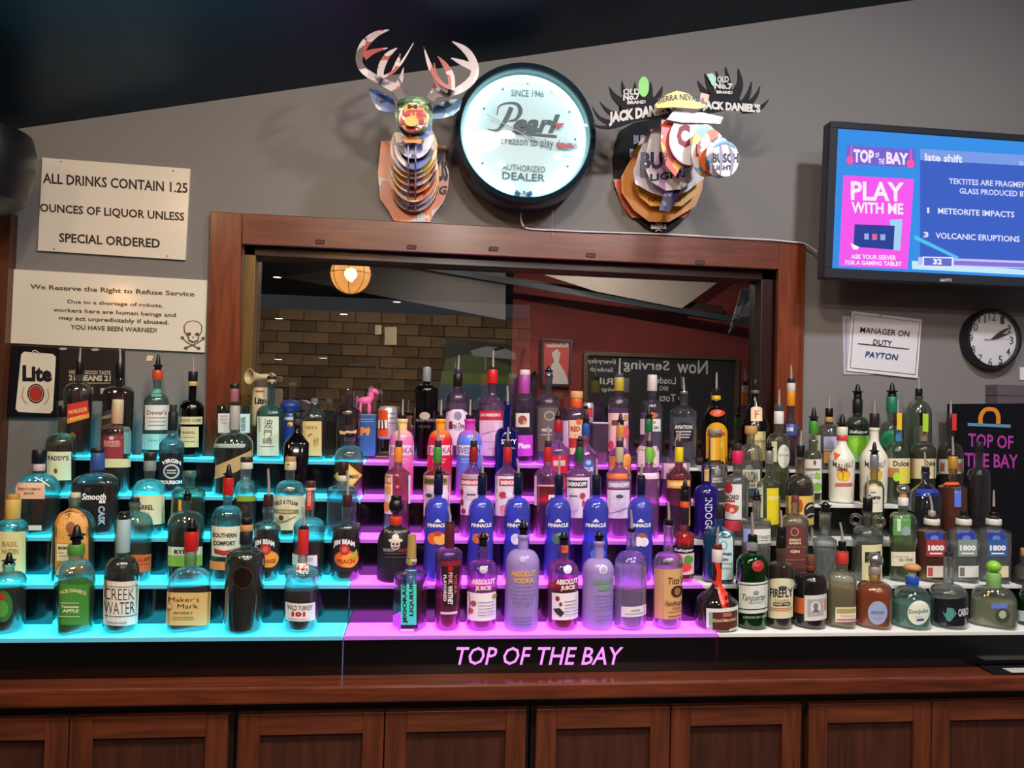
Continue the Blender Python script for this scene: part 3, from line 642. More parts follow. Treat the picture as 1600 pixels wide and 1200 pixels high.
B(1, 880, 270, 430, 560, 275, 85, CLEAR, (WATER, 560), [('c', 240, 272, 66, BLACK), ('s', 90, 240, -.05)], [('R', 805, 882, 1010, 968, M('#e4dde0')), T('DENVER', 885, 908, 960, 925, INKB), ('r', 840, 940, 990, 944, GRYT), ('g', stroke([(830, 735), (900, 730), (1000, 725)], [3, 8, 3]), M('#c05aa8'))], 'clear round vodka bottle with only a small white rectangular label, front tier', st='dome')
B(1, 1190, 212, 440, 540, 252, 84, CLEAR, ('#fbeef8', 575), [('c', 165, 215, 84, BLACK), ('s', 20, 168, -.06)], [('R', 1155, 576, 1320, 990, M('#d3a468')), ('r', 1082, 576, 1153, 985, M('#cf9a72')), T("Tito's", 1196, 640, 1318, 700, M('#3a2416'), bold=.01, shear=.2), ('e', 1268, 762, 50, 48, M('#3c2318')), ('e', 1268, 762, 24, 32, M('#a8643a')), T('Handmade', 1170, 832, 1320, 878, M('#3a2416'), shear=.3), T('VODKA', 1225, 890, 1310, 910, M('#3a2416')), ('r', 1200, 925, 1310, 929, INKB), ('r', 1195, 960, 1300, 966, INKB)], 'clear vodka bottle with brown kraft paper label and steel spout, front tier', bw=.97)
crop(1080, 780)
B(1, 208, 400, 700, 860, 365, 80, GLASS('#8a3a18', .08, .7), ('#b04a1c', 540), [('n', 410, 522, 92, M('#d9d0ca')), ('c', 375, 412, 78, M('#6a1f1c', .4)), ('s', 235, 378, .02)], [('G', [(190, 530), (235, 530), (255, 640), (250, 700), (205, 700), (215, 620)], M('#d8381f', .35)), ('G', [(135, 690), (250, 700), (300, 790), (320, 900), (262, 900), (225, 790), (215, 730), (130, 710)], M('#d8381f', .35)), ('R', 128, 895, 388, 1092, M('#dfe3da')), ('r', 150, 925, 180, 1065, M('#7fb583')), ('r', 180, 925, 380, 1065, M('#5a2a24')), ('r', 182, 975, 380, 1010, M('#7d3a32')), T('Grand', 180, 978, 260, 1005, CREAM, bold=.02, shear=.2), T('Marnier', 265, 982, 372, 1006, CREAM, bold=.02, shear=.2), ('r', 262, 932, 330, 965, M('#b06a5a'))], 'bell-shaped dark orange liqueur bottle with red ribbon and wax, front tier', st='slope', bw=1.0)
B(1, 505, 345, 440, 560, 270, 82, GREENG, ('#2a8a48', 450), [('c', 350, 425, 95, M('#cfcdc6', .25, .7)), ('c', 295, 352, 80, BLACK), ('s', 110, 300, -.05)], [('e', 555, 550, 48, 46, M('#a82a2a', .35)), ('R', 400, 684, 635, 940, M('#d5d9d0')), ('r', 400, 700, 635, 708, M('#222c24')), ('r', 400, 902, 635, 910, M('#222c24')), T('Tanqueray', 430, 780, 620, 850, M('#4a4f48'), shear=.35), T('IMPORTED', 480, 842, 580, 858, GRYT), ('e', 540, 765, 22, 16, M('#8d938a')), T('LONDON DRY GIN', 440, 960, 615, 980, M('#b8c4b4'))], 'green gin bottle with red wax seal and white label, front tier', st='dome')
B(1, 745, 415, 520, 560, 212, 76, GLASS('#e8d8c0'), ('#7a3418', 545), [('n', 300, 402, 84, M('#121214', .3)), ('c', 225, 310, 84, M('#121214', .3)), ('s', 92, 225, -.05)], [('e', 735, 350, 20, 12, M('#b9b9b0')), ('A', 645, 650, 850, 985, M('#d9cfae'), dict(h=32)), T('FIREFLY', 658, 738, 845, 810, M('#24302a'), bold=.03), T('Vodka', 700, 820, 812, 842, M('#b06a3a'), shear=.3), ('r', 688, 850, 820, 880, M('#3a2f2c')), T('SWEET TEA', 695, 857, 812, 873, CREAM, bold=.03), ('r', 650, 895, 845, 901, M('#c8762c')), ('e', 762, 728, 34, 16, M('#3f4a44')), ('r', 650, 910, 845, 916, M('#c8762c'))], 'dark tea vodka bottle with cream arched label and black neck, front tier')
B(1, 992, 545, 600, 680, 275, 70, GLASS('#6a3018', .08, .7), ('#7a3214', 640), [('c', 462, 545, 80, M('#6a4030', .5)), ('n', 548, 590, 66, M('#6a2c1c'))], [('R', 862, 815, 950, 945, M('#c8672c')), ('r', 1108, 830, 1130, 930, M('#c8672c')), ('R', 945, 790, 1125, 1000, M('#d4d0cc')), ('r', 970, 822, 1100, 965, M('#a8a6a4')), ('e', 1035, 890, 40, 50, M('#dad6d2')), ('e', 1036, 878, 20, 26, M('#77736f')), ('g', [(1010, 930), (1025, 900), (1048, 900), (1064, 930)], M('#66625e'))], 'dark amber round-shouldered bottle with portrait label and orange band, front tier', st='dome')
B(1, 1252, 425, 590, 640, 245, 95, GLASS('#f8f6ea'), (LIQ('#f8f4dc', 0, .3), 700), [('n', 440, 535, 106, M('#c23a2e', .4)), ('c', 350, 425, 70, BLACK), ('s', 195, 350, -.12)], [('t', 'ALTOS', 1178, 468, 1278, 502, TXTW, dict(bold=.05)), ('R', 1200, 890, 1370, 1010, M('#e0d6d0')), ('r', 1210, 900, 1362, 940, M('#a89a4a')), ('r', 1210, 985, 1362, 1000, M('#d0605a')), T('TEQUILA', 1240, 955, 1345, 972, GRYT)], 'pale straw tequila bottle with red neck label and small square base label', sq=3.5, tw=5)
crop(1300, 780)
B(1, 352, 620, 680, 760, 305, 92, GLASS('#f6dcb0'), (LIQ('#ffab3c', 0, .45), 720), [('b', 505, 72, 72, M('#c9c6c6', .12, .9)), ('n', 560, 620, 78, M('#b8b0a8', .3, .5))], [('E', 380, 935, 80, 98, M('#98a6c8', .4)), T('HERRADURA', 325, 918, 435, 945, M('#3c4a7a'), bold=.01), T('tequila', 340, 970, 420, 988, M('#b05a70'), shear=.3)], 'amber tequila bottle with silver ball stopper and oval pale blue label, front tier', st='dome', sq=2.6)
B(1, 664, 640, 720, 860, 340, 100, GLASS('#dcf5f1'), (LIQ('#d4f8f2', 0, .45), 860), [('b', 570, 76, 42, CORK), ('c', 600, 640, 70, M('#9db8a4', .4)), ('n', 640, 710, 110, M('#1f4fb0', .3))], [('E', 722, 935, 92, 100, M('#dfe2cf')), T('DonJulio', 642, 905, 800, 950, M('#3c4658'), bold=.01), ('r', 705, 985, 765, 1002, M('#2a3f88')), T('TEQUILA', 690, 962, 750, 974, GRYT)], 'squat round aqua tequila bottle with wide cork stopper and round cream label', st='dome')
B(1, 968, 475, 700, 800, 335, 92, CLEAR, ('#eef0ee', 830), [('c', 440, 478, 78, M('#2a2a2c', .3))], [('R', 848, 820, 1136, 1048, M('#17181d', .35)), ('g', [(960, 1000), (920, 920), (950, 945), (960, 890), (978, 940), (1010, 895), (1000, 950), (1040, 940), (985, 1005)], M('#4f8f88')), T('CABO', 1050, 905, 1134, 970, M('#c9c9cc'), bold=.05)], 'clear bottle with black label printed with teal agave and white letters', st='dome')
B(1, 1345, 640, 720, 850, 400, 110, GLASS('#f6f8ee'), (LIQ('#f4f6e6', 0, .3), 840), [('b', 560, 66, 58, M('#8ac43a', .35)), ('e_',)][:1]+[('n', 610, 725, 110, M('#7fb060', .4))], [('r', 1330, 860, 1460, 900, M('#6a78c8', .3)), ('E', 1420, 960, 60, 60, M('#3c4438', .4)), ('e', 1420, 950, 30, 34, M('#a8b090', .4))], 'very squat clear tequila bottle with green and orange round stopper, front tier right', st='dome', sq=3)
B(1, 1680, 600, 760, 850, 290, 90, GREENG, ('#2a8a48', 860), [('c', 560, 600, 90, BLACK)], [('R', 1555, 925, 1640, 1010, M('#c9d4dc'))], 'dark green bottle cut by the right edge of the picture, front tier')
# ===== tier 2
crop(0, 660)
B(2, 95, 640, 800, 900, 285, 118, GLASS('#c9e8e0'), (AMBR, 960), [('n', 640, 800, 122, M('#c9a858', .45)), ('c', 598, 640, 110, M('#c08a3c', .5))], [('R', -30, 905, 212, 1262, M('#d6c68a')), T('BASIL', 20, 985, 150, 1030, M('#9a7a3a'), bold=.02), T('HAYDEN', 20, 1045, 150, 1090, M('#9a7a3a'), bold=.02)], 'round bottle with yellow paper label and tan neck sleeve, second tier far left')
B(2, 610, 620, 720, 900, 370, 105, GLASS('#cfe6e0'), (WHISK, 900), [('c', 585, 625, 95, M('#c9c49a', .5))], [('A', 462, 720, 735, 1245, M('#c98436')), ('a', 480, 745, 718, 1000, M('#d99a4c')), ('e', 590, 870, 40, 50, M('#8a5020')), ('r', 478, 1005, 588, 1145, M('#d9cf9c')), T('BENCHMARK', 490, 1025, 575, 1050, INKB, bold=.05), T('No. 8', 495, 1065, 570, 1085, M('#a8382a')), ('r', 495, 1100, 570, 1105, GRYT)], 'wide arched bottle with orange arch label, behind the green-labelled square bottle', st='dome', sq=3.2)
B(2, 1112, 660, 740, 850, 320, 90, GLASS('#cfe6e0'), (WHISK, 1090), [('c', 628, 665, 80, M('#1c1a18'))], [('R', 1090, 1095, 1272, 1240, M('#c8602c')), T('BULLEIT', 1110, 1120, 1250, 1150, M('#7a2a12'), bold=.03), ('r', 1110, 1170, 1250, 1175, M('#7a2a12'))], 'rounded bottle with orange label behind the thin black capitals bottle, second tier', st='dome', sq=3)
crop(280, 660)
B(2, 55, 650, 730, 850, 310, 70, GLASS('#cfe6e0'), ('#b8601c', 900), [('c', 610, 650, 70, BLACK), ('p', 560, 615)], [('R', -90, 1030, 190, 1100, M('#d3dcc0')), ('r', -90, 1100, 190, 1190, M('#7fb84a')), T('RYE', -40, 1050, 60, 1085, INKB, bold=.04)], 'rounded bottle with cream and lime green label behind the wax-necked flask', st='dome', sq=3)
B(2, 395, 600, 690, 810, 275, 78, GLASS('#bfe8e4'), ('#7ad0c8', 1100), [('n', 590, 600, 70, REDC), ('c', 460, 600, 92, REDC), ('p', 345, 465)], [('R', 272, 862, 522, 1110, M('#dcd8c0')), T('SOUTHERN', 280, 915, 475, 952, INKB, bold=.035), T('COMFORT', 285, 980, 465, 1018, INKB, bold=.035), ('g', [(290, 1045), (380, 1060), (470, 1040), (465, 1075), (375, 1100), (300, 1085)], M('#a82a2a')), ('R', 260, 1150, 380, 1220, M('#d88a4a'))], 'clear liqueur bottle with tall cream label, black capitals and red cap, second tier', st='dome')
def beam(x, x0, x1, fruit, c, label, extra=()):
    B(2, x, 700, 820, 890, x1-x0, 86, GLASS('#cfe0d8'), ('#8a4a1c', 905), [('c', 600, 705, 84, M('#3a1f1c', .4)), ('s', 400 if fruit == 'PEACH' else 385, 600, -.05)], [('R', x0+20, 955, x1-20, 1235, M('#231a1c')), ('t', 'JIM BEAM', x0+22, 990, x1-50, 1045, TXTW, dict(bold=.05, arc=5)), ('e', x+5, 1130, (x1-x0)*.4, 70, M(c)), ('e', x+25, 1140, (x1-x0)*.28, 60, M('#f0962c')), ('e', x-10, 1050, 42, 46, M('#b02c2c')), ('e', x-10, 1050, 22, 26, M('#d8604a')), T(fruit, x-70, 1130, x+70, 1165, M('#8a3214'), bold=.02)]+list(extra), label)
beam(730, 610, 842, 'ORANGE', '#e8862c', 'dark fruit bourbon bottle with orange picture, beside the cream capitals label')
beam(1390, 1265, 1512, 'PEACH', '#e8641f', 'dark fruit bourbon bottle with peach and leaf picture, right end of cyan shelf', [('g', [(1420, 1110), (1450, 1080), (1470, 1050), (1482, 1085), (1470, 1115), (1430, 1125)], M('#9ab83a'))])
B(2, 1080, 535, 790, 880, 270, 80, GLASS('#cfe6e4'), (DWHISK, 1010), [('c', 490, 540, 86, BRN), ('n', 540, 560, 84, M('#c9bfb4'))], [('R', 1058, 545, 1110, 735, M('#c42a24', .4)), T('BOURBON', 1068, 560, 1098, 700, M('#e8c0a8'), rot=90, bold=.03), ('R', 945, 1095, 1148, 1190, WLAB), ('r', 945, 1092, 1148, 1098, REDC), T('KENTUCKY', 1020, 1120, 1115, 1145)], 'clear bottle with red neck strip and brown cap behind the red numeral bottle')
crop(560, 660)
B(2, 302, 845, 865, 1000, 290, 90, MATBLK, None, [('n', 785, 850, 92, M('#c8341f', .4)), ('b', 695, 62, 76, BLACK), ('c', 608, 650, 92, BLACK), ], [T('The Agavist', 215, 895, 410, 925, M('#b9b5b0'), shear=.3), ('e', 310, 975, 58, 18, M('#cfc4b4')), ('e', 310, 950, 28, 26, M('#cfc4b4')), ('e', 308, 1010, 38, 42, M('#c9bab0')), ('e', 293, 1002, 9, 10, INKB), ('e', 322, 1002, 9, 10, INKB), ('g', stroke([(285, 1022), (308, 1034), (332, 1022)], [3, 9, 3]), INKB), T('RESERVA', 215, 1040, 300, 1065, M('#9d9890'), bold=.03), T('XO', 320, 1040, 400, 1068, M('#9a2f28'), bold=.05), ('r', 225, 1078, 400, 1083, M('#5a5068')), ('r', 228, 1110, 395, 1114, M('#5a5068'))], 'matte black bottle with ball stopper and grinning hat skull picture, second tier', st='dome')
PB = ('#3f55e0', 760)
def pinn(x, cap0, spout, fruit, label):
    it = [('g', [(x-25, 825), (x+5, 795), (x+35, 825)], TXTW), T('PINNACLE', x-78, 836, x+85, 868, TXTW, bold=.05)]
    for f in fruit: it.append(('e', x+f[0], f[1], f[2], f[3], M(f[4])))
    B(2, x, cap0, 625, 745, 218, 66, BLUEG, ('#96a4fa', 790), [('n', cap0, 600, 72, NVY), ('c', cap0-22, cap0+4, 60, M('#14161c'))]+spout, [('g', [(x-15, 562), (x+5, 542), (x+25, 562)], TXTW)]+it, label, st='dome')
pinn(657, 440, [('p', 355, 425)], [(-30, 960, 48, 50, '#e0682c'), (25, 965, 52, 48, '#f0b45a'), (5, 920, 30, 22, '#c9482a')], 'blue domed vodka bottle with whole orange picture, leftmost of six blue ones')
pinn(1022, 440, [('s', 275, 425, -.1)], [(-35, 960, 36, 42, '#c06a4a'), (20, 955, 44, 46, '#e89a5a'), (0, 925, 20, 18, '#8a3a20')], 'blue domed vodka bottle with brown orange picture, second from left of six')
pinn(1322, 440, [('s', 300, 425, -.12)], [(-10, 965, 40, 46, '#d9d4ee'), (20, 980, 30, 30, '#e9e6f4')], 'blue domed vodka bottle with white cream picture, third from left of six')
crop(820, 660)
pinn(275, 455, [('s', 280, 435, .02)], [(-5, 960, 44, 46, '#4a6a5a'), (15, 935, 26, 22, '#7a9a7a')], 'blue domed vodka bottle with dull green fruit picture, fourth from left of six')
pinn(588, 455, [('s', 300, 440, -.02)], [(20, 1090, 62, 46, '#3a78e8')], 'blue domed vodka bottle with no fruit picture, fifth of the six')
pinn(962, 460, [('s', 345, 448, .03)], [(15, 950, 42, 36, '#a0583c'), (-15, 985, 34, 40, '#ece4ea'), (30, 990, 36, 38, '#ece4ea')], 'blue domed vodka bottle with brown and white coconut picture, rightmost of six')
B(2, 1325, 850, 900, 960, 172, 66, GLASS('#f0c8c8'), ('#f03030', 905), [('n', 640, 850, 74, M('#241a22', .4)), ('n', 652, 708, 78, M('#e0562c', .4)), ('c', 560, 650, 78, BLACK), ('p', 470, 565)], [('r', 1270, 770, 1300, 790, GOLD), ('R', 1245, 1042, 1408, 1085, M('#0c0a0c')), T('DeKuyper', 1250, 1048, 1402, 1078, TXTW, bold=.04), ('R', 1245, 1088, 1408, 1262, M('#e0c8c0')), ('e', 1285, 1130, 34, 40, M('#d86a4a')), ('e', 1360, 1140, 36, 40, M('#4a9a3a')), ('e', 1325, 1200, 60, 40, M('#d8483a'))], 'bright red liqueur bottle with black name band and fruit label, second tier', st='dome')
crop(1080, 660)
B(2, 228, 800, 860, 920, 262, 64, GLASS('#5ab4d8', .08, .8, .12, '#4aa0cc'), ('#6ac0e0', 960), [('c', 682, 800, 66, M('#1a1a22')), ], [('r', 245, 690, 275, 730, M('#c9c4bc')), ('A', 208, 905, 345, 1300, M('#c4dcd8')), T('BOMBAY', 222, 935, 332, 958, M('#23283a'), bold=.03), ('e', 268, 1015, 34, 40, M('#7ab0d0')), ('e', 268, 1015, 20, 26, M('#d4e0e0')), T('SAPPHIRE', 222, 1075, 332, 1098, M('#23283a'), bold=.03), T('GIN', 245, 1120, 305, 1142, M('#23283a'), bold=.03), ('r', 222, 1160, 330, 1165, GRYT), ('r', 222, 1200, 330, 1205, GRYT)], 'sky blue square gin bottle with arched pale label, second tier right', sq=5, st='slope')
B(2, 540, 640, 790, 830, 250, 72, CLEAR, (WATER, 870), [('c', 620, 650, 76, BLACK), ('p', 555, 630)], [('R', 520, 882, 660, 1002, M('#e2ded8')), T('BOTANIST', 528, 935, 655, 965, INKB), ('r', 550, 975, 640, 979, GRYT), ('r', 440, 880, 500, 990, M('#9aa0d8', .4))], 'square clear gin bottle with narrow neck and white label, behind green gin', sq=4, st='flat')
B(2, 862, 660, 760, 830, 232, 70, GLASS('#e6e0dc'), (WATER, 820), [('c', 610, 665, 66, M('#7a3a3a', .4))], [('A', 765, 850, 952, 1212, M('#6a3430'), dict(h=40)), ('e', 862, 905, 34, 36, M('#b88a7a')), ('e', 862, 905, 26, 28, M('#6a3430')), T('GREAT', 815, 962, 915, 982, CREAM, bold=.05), T('BASIN', 820, 988, 910, 1008, CREAM, bold=.05), ('r', 770, 1028, 950, 1032, M('#b88a7a')), T('GIN', 828, 1055, 902, 1080, CREAM, bold=.05), ('r', 775, 1135, 945, 1139, M('#b88a7a'))], 'clear bottle with big brown arched gin label, second tier right', st='dome', sq=3)
B(2, 1112, 745, 935, 985, 205, 96, CLEAR, (WATER, 1060), [('c', 700, 745, 76, BLACK), ('p', 660, 700), ], [], 'unlabelled clear bottle with bulbous neck, second tier beside brown arched label', st='slope')
crop(1300, 660)
kah = B(2, 292, 740, 860, 930, 265, 78, GLASS('#d3dbd8'), ('#e8ece0', 1010), [('c', 630, 740, 84, BLACK), ('s', 450, 632, -.02)], [('R', 250, 1015, 415, 1305, M('#d8d0a0')), ('r', 275, 1072, 402, 1160, M('#15161a')), ('e', 330, 1110, 40, 22, M('#5a7a78'))], 'clear bottle with two glass ring handles on its shoulders, second tier', st='dome')
for sg_ in (-1, 1):
    R_ = .017; c_ = Vector((sg_*.037, 0, (at(X(290), Yp(830), tier_y(2)+.06).z-tier_z(2))))
    link('ring_handle', tube([c_+Vector((R_*math.cos(a), 0, R_*math.sin(a))) for a in [2*math.pi*i/20 for i in range(20)]], .006, 8, True), CLEAR, kah)
B(2, 590, 690, 745, 800, 225, 78, GLASS('#d8e6cc'), ('#e4ecd4', 900), [('b', 557, 56, 46, M('#c9c6c6', .12, .9)), ('c', 595, 625, 66, CORK), ('n', 625, 692, 84, WLAB)], [T('PATRON', 560, 645, 620, 665), ('R', 512, 770, 655, 935, M('#5f9a5a', .4)), ('e', 618, 900, 36, 38, M('#93a3a8', .4)), ('r', 545, 800, 575, 900, M('#c8e0b8', .4)), ('R', 498, 1072, 690, 1190, M('#d9d3ba')), ('r', 520, 1110, 640, 1114, GRYT), T('SILVER', 560, 1125, 670, 1150)], 'clear square bottle with silver ball stopper, green print and cream label', sq=4, st='dome')
def e18(x, w, glass, liq, lc, wl, clos, label):
    B(2, x, 820, 870, 900, w, 120, glass, liq, [('n', 802, 850, 128, M('#d9d2c4', .5)), ('c', 775, 805, 100, M('#26282c', .3))]+clos, [('R', x-55, 900, x+95, 975, M('#2f3f9a', .35)), ('e', x+25, 960, 34, 26, M('#5f7fd8', .35)), ('R', x-42, 970, x+112, 1110, M(lc)), ('t', '1800', x-28, 1015, x+100, 1062, TXTW, dict(bold=.06)), ('r', x-15, 1078, x+85, 1090, TXTW), ('R', x-38, 1188, x+120, 1282, M(wl)), ('r', x-28, 1200, x+10, 1272, M('#6a6a6a' if w > 262 else '#b84a48'))], label, sq=4, st='cone')
e18(830, 262, GLASS('#f2d8b0'), (LIQ('#c8641c', 0, .35), 890), '#a03038', '#d9cfc0', [('c', 735, 778, 66, STEEL), ('s', 610, 740, -.12)], 'amber square tequila bottle with red date label, left of three alike')
e18(1095, 275, CLEAR, (WATER, 900), '#7d8f84', '#d6d6d0', [('c', 735, 778, 60, BLACK)], 'clear square tequila bottle with grey-green date label, middle of three alike')
e18(1345, 300, CLEAR, (WATER, 900), '#2a5a9a', '#d8cda8', [('c', 745, 778, 80, BLACK), ('s', 565, 690, 0)], 'clear square tequila bottle with blue date label, right of three alike')
B(2, 1610, 1110, 1180, 1240, 190, 90, CLEAR, ('#d8e0d0', 1250), [('c', 1050, 1110, 90, CORK)], [], 'short clear corked bottle at the right edge, second tier')
# ===== tier 3
crop(0, 660)
B(3, 310, 390, 420, 590, 400, 95, GLASS('#c3e2de'), ('#8a2a1c', 645), [('n', 340, 400, 100, M('#c9b4b4', .4)), ('c', 228, 338, 130, M('#15121a', .35))], [('g', stroke([(290, 455), (360, 490), (415, 530)], [10, 12, 8]), WLAB), ('R', 135, 500, 372, 632, M('#d8a888')), T('GENTLEMAN', 160, 540, 335, 562, INKB, bold=.02), T('JACK', 200, 575, 290, 600, INKB, bold=.02), ('R', 235, 850, 345, 892, M('#c9c4b0'))], 'broad-shouldered dark red whiskey bottle with peach curved label, third tier left', st='dome', sq=3.5)
B(3, 800, 255, 420, 520, 405, 105, GLASS('#b8c6c8'), ('#9a4420', 530), [('n', 250, 395, 112, M('#35508f', .4)), ('c', 215, 255, 118, M('#121722', .4))], [T('Smooth', 690, 585, 890, 640, TXTW, bold=.03, shear=.2), T('as', 830, 640, 885, 668, TXTW, bold=.03), T('CASK', 825, 690, 880, 850, M('#9fb0c8'), rot=90, bold=.04), ('R', 600, 590, 665, 690, M('#c9c49a'))], 'square brown whiskey bottle with white script and vertical pale lettering, third tier', sq=4.5, st='dome', tw=-8)
B(3, 1235, 320, 470, 600, 290, 92, AQUA, (WHISK, 830), [('n', 312, 400, 98, M('#7f8a88', .5)), ('c', 250, 315, 112, M('#18221a', .4))], [('R', 1120, 602, 1370, 845, M('#d5d6ae')), T('BARREL', 1125, 680, 1280, 722, INKB, bold=.03), ('r', 1150, 745, 1250, 750, GRYT)], 'round aqua-shouldered bottle with pale green label and black capitals, third tier', st='dome')
crop(280, 660)
B(3, 75, 420, 540, 610, 290, 100, GLASS('#b9ded2'), ('#d8b860', 640), [('n', 405, 450, 110, M('#4a6a5a', .3))], [('R', -5, 640, 20, 740, M('#d8a83c'))], 'wide clear jug bottle with open green lip and yellow strip, third tier', st='dome', sq=3)
B(3, 548, 330, 480, 600, 195, 92, AQUA, ('#b03a2c', 640), [('n', 328, 385, 98, M('#d3cdb8')), ('c', 290, 330, 106, M('#2a2222', .4))], [('r', 480, 610, 635, 655, M('#8a9a2c', .4)), ('e', 545, 710, 30, 34, M('#3a1a14'))], 'round bottle of dark red liquor with white neck sleeve, beside the red cap', st='dome')
B(3, 915, 325, 480, 600, 270, 84, AQUA, (WHISK, 900), [('n', 325, 395, 92, M('#cdbf9a')), ('c', 285, 325, 90, M('#b08a60', .6))], [('e', 908, 365, 16, 20, M('#6a5028')), ('R', 790, 610, 1045, 890, M('#d8cfae')), ('t', 'FIELD & STREAM', 800, 660, 985, 695, INKB, dict(bold=.02, arc=4)), ('r', 790, 720, 992, 755, M('#8d8050')), T('WHISKEY', 830, 728, 950, 747, CREAM, bold=.03), ('e', 852, 788, 20, 22, M('#4a3c20')), ('g', stroke([(800, 780), (850, 825), (970, 775)], [4, 14, 6]), M('#8d8050'))], 'round bottle with big cream whiskey label and little shield neck label', st='dome')
B(3, 1358, 455, 520, 560, 258, 88, GLASS('#cfe0e6'), None, [('n', 440, 485, 84, M('#c9c4ac')), ('c', 328, 445, 88, M('#2c1a18', .4))], [], 'empty square clear bottle with dark tall cap and cream neck tag, third tier', sq=5, st='flat')
crop(560, 660)
def smir(x, x0, x1, capc, items, label, liq=None, spout=(30, 145), pointed=False, glass=None):
    B(3, x, 330, 350, 440, x1-x0, 62, glass or GLASS('#f0d8ec'), liq or ('#f6e6f2', 430), [('n', 205, 328, 70, M(capc, .35)), ('c', 150, 208, 60, M('#3a2630', .3)), ('p' if pointed else 's', spout[0], 155)], items, label, st='slope')
SW = M('#eadbe6')
smir(325, 215, 432, '#e8862c', [('R', 218, 432, 285, 760, M('#ecd8d8')), ('r', 218, 440, 276, 515, M('#e07a34')), T('TE', 224, 462, 270, 495, TXTW, bold=.05), ('e', 250, 560, 26, 34, M('#f0a04a')), ('e', 240, 700, 24, 40, M('#e88a3c')), ('R', 412, 440, 430, 680, SW), ('e', 325, 530, 14, 14, M('#e0606a'))], 'pink-tinted flavoured vodka bottle turned sideways with orange capsule, third tier', ('#f0a0b8', 400), (20, 140))
smir(652, 538, 768, '#3f8f3a', [('R', 545, 440, 765, 780, M('#f0d0dc')), ('r', 545, 457, 740, 520, M('#a8905a')), T('SMIRNOFF', 552, 468, 732, 510, M('#3a4a2a'), bold=.05), ('e', 590, 600, 46, 44, M('#e0c4dc')), ('e', 590, 605, 26, 18, M('#4a4458')), ('e', 720, 600, 26, 50, M('#ece0ea'))], 'peach-pink flavoured vodka bottle with green capsule, third tier centre', ('#f09070', 400), (50, 150))
smir(952, 848, 1055, '#8a2028', [('R', 852, 432, 1048, 768, SW), ('r', 856, 470, 1030, 522, M('#b82430')), T('SMIRNOFF', 862, 480, 1022, 514, TXTW, bold=.05), ('e', 935, 600, 48, 40, M('#dcc8d8')), ('r', 905, 590, 975, 604, M('#5a4a58')), ('e', 866, 580, 14, 26, M('#9a1c38')), ('e', 868, 665, 14, 26, M('#9a1c38')), ('e', 880, 735, 18, 22, M('#9a1c38'))], 'flavoured vodka bottle with dark red capsule and cherry drops label', None, (40, 150))
smir(1235, 1137, 1335, '#b8242a', [('R', 1142, 445, 1330, 775, SW), ('r', 1175, 468, 1320, 526, M('#c02a34')), T('SMIRNOFF', 1185, 480, 1312, 516, TXTW, bold=.05), ('e', 1205, 600, 32, 28, M('#c83a4a')), ('e', 1255, 600, 26, 26, M('#ece4ee')), ('g', [(1180, 690), (1225, 675), (1215, 770), (1190, 760)], M('#e8888a'))], 'flavoured vodka bottle with bright red capsule and raspberry label', None, (40, 160))
crop(820, 660)
smir(185, 75, 292, '#b8242a', [('R', 78, 445, 100, 690, SW), ('R', 198, 600, 290, 690, SW), T('RED', 215, 620, 280, 660, REDC, bold=.05), ('r', 110, 515, 290, 530, M('#e89aa8'))], 'clear bottle holding a band of red liquid under a red capsule', ('#e8304a', 535), (30, 170))
smir(450, 345, 562, '#1f5a34', [('R', 352, 455, 540, 790, SW), ('r', 345, 480, 520, 542, M('#3a3038')), T('SMIRNOFF', 352, 492, 512, 530, TXTW, bold=.05), ('e', 408, 612, 46, 34, M('#d8cfe0')), ('r', 375, 604, 440, 616, M('#4a4458')), ('g', [(365, 640), (455, 645), (450, 720), (410, 745), (370, 720)], M('#d9c8e0')), ('e', 480, 605, 22, 24, M('#c8343c')), ('e', 487, 668, 12, 28, M('#c8343c'))], 'flavoured vodka bottle with dark green capsule and black name band', None, (112, 225), True)
smir(782, 675, 890, '#b8a888', [('r', 692, 425, 855, 466, M('#e8783c')), ('R', 690, 560, 872, 795, SW), ('r', 695, 488, 872, 545, M('#9a88a0')), T('SMIRNOFF', 705, 500, 865, 535, TXTW, bold=.05), ('e', 790, 605, 52, 36, M('#d8cfe0')), ('e', 790, 612, 30, 16, M('#4a4458')), ('g', [(740, 650), (842, 650), (832, 720), (795, 745), (752, 720)], M('#d9c8e0')), ('g', stroke([(695, 755), (760, 740), (870, 700)], [5, 4, 5]), M('#4a4458'))], 'flavoured vodka bottle with cream capsule and small orange band', None, (0, 185))
smir(1030, 930, 1122, '#7ab84a', [('R', 945, 420, 1115, 470, M('#f0c8dc'))], 'clear pinkish vodka bottle with light green capsule behind the coconut bottle', None, (80, 190))
smir(1280, 1175, 1388, '#e0c41c', [('R', 1186, 480, 1376, 545, M('#e89a2c')), T('SMIRNOFF', 1195, 492, 1368, 532, M('#f6d8a0'), bold=.05), ('R', 1300, 700, 1375, 860, M('#e8a02c'))], 'pink-orange vodka bottle with yellow capsule and orange name band', ('#e8807a', 400), (80, 200), glass=GLASS('#e8b8e0'))
B(3, 1510, 375, 520, 600, 215, 80, M('#1c1462', .12, 0, 0, .8), None, [('c', 362, 378, 86, M('#1a145a', .2))], [('R', 1497, 378, 1535, 492, M('#c9a860', .4)), ('t', 'INDOGGO', 1502, 625, 1562, 960, M('#c9c6dc'), dict(rot=90, bold=.01))], 'opaque deep purple bottle with vertical white lettering and gold neck strip', st='dome')
crop(1080, 660)
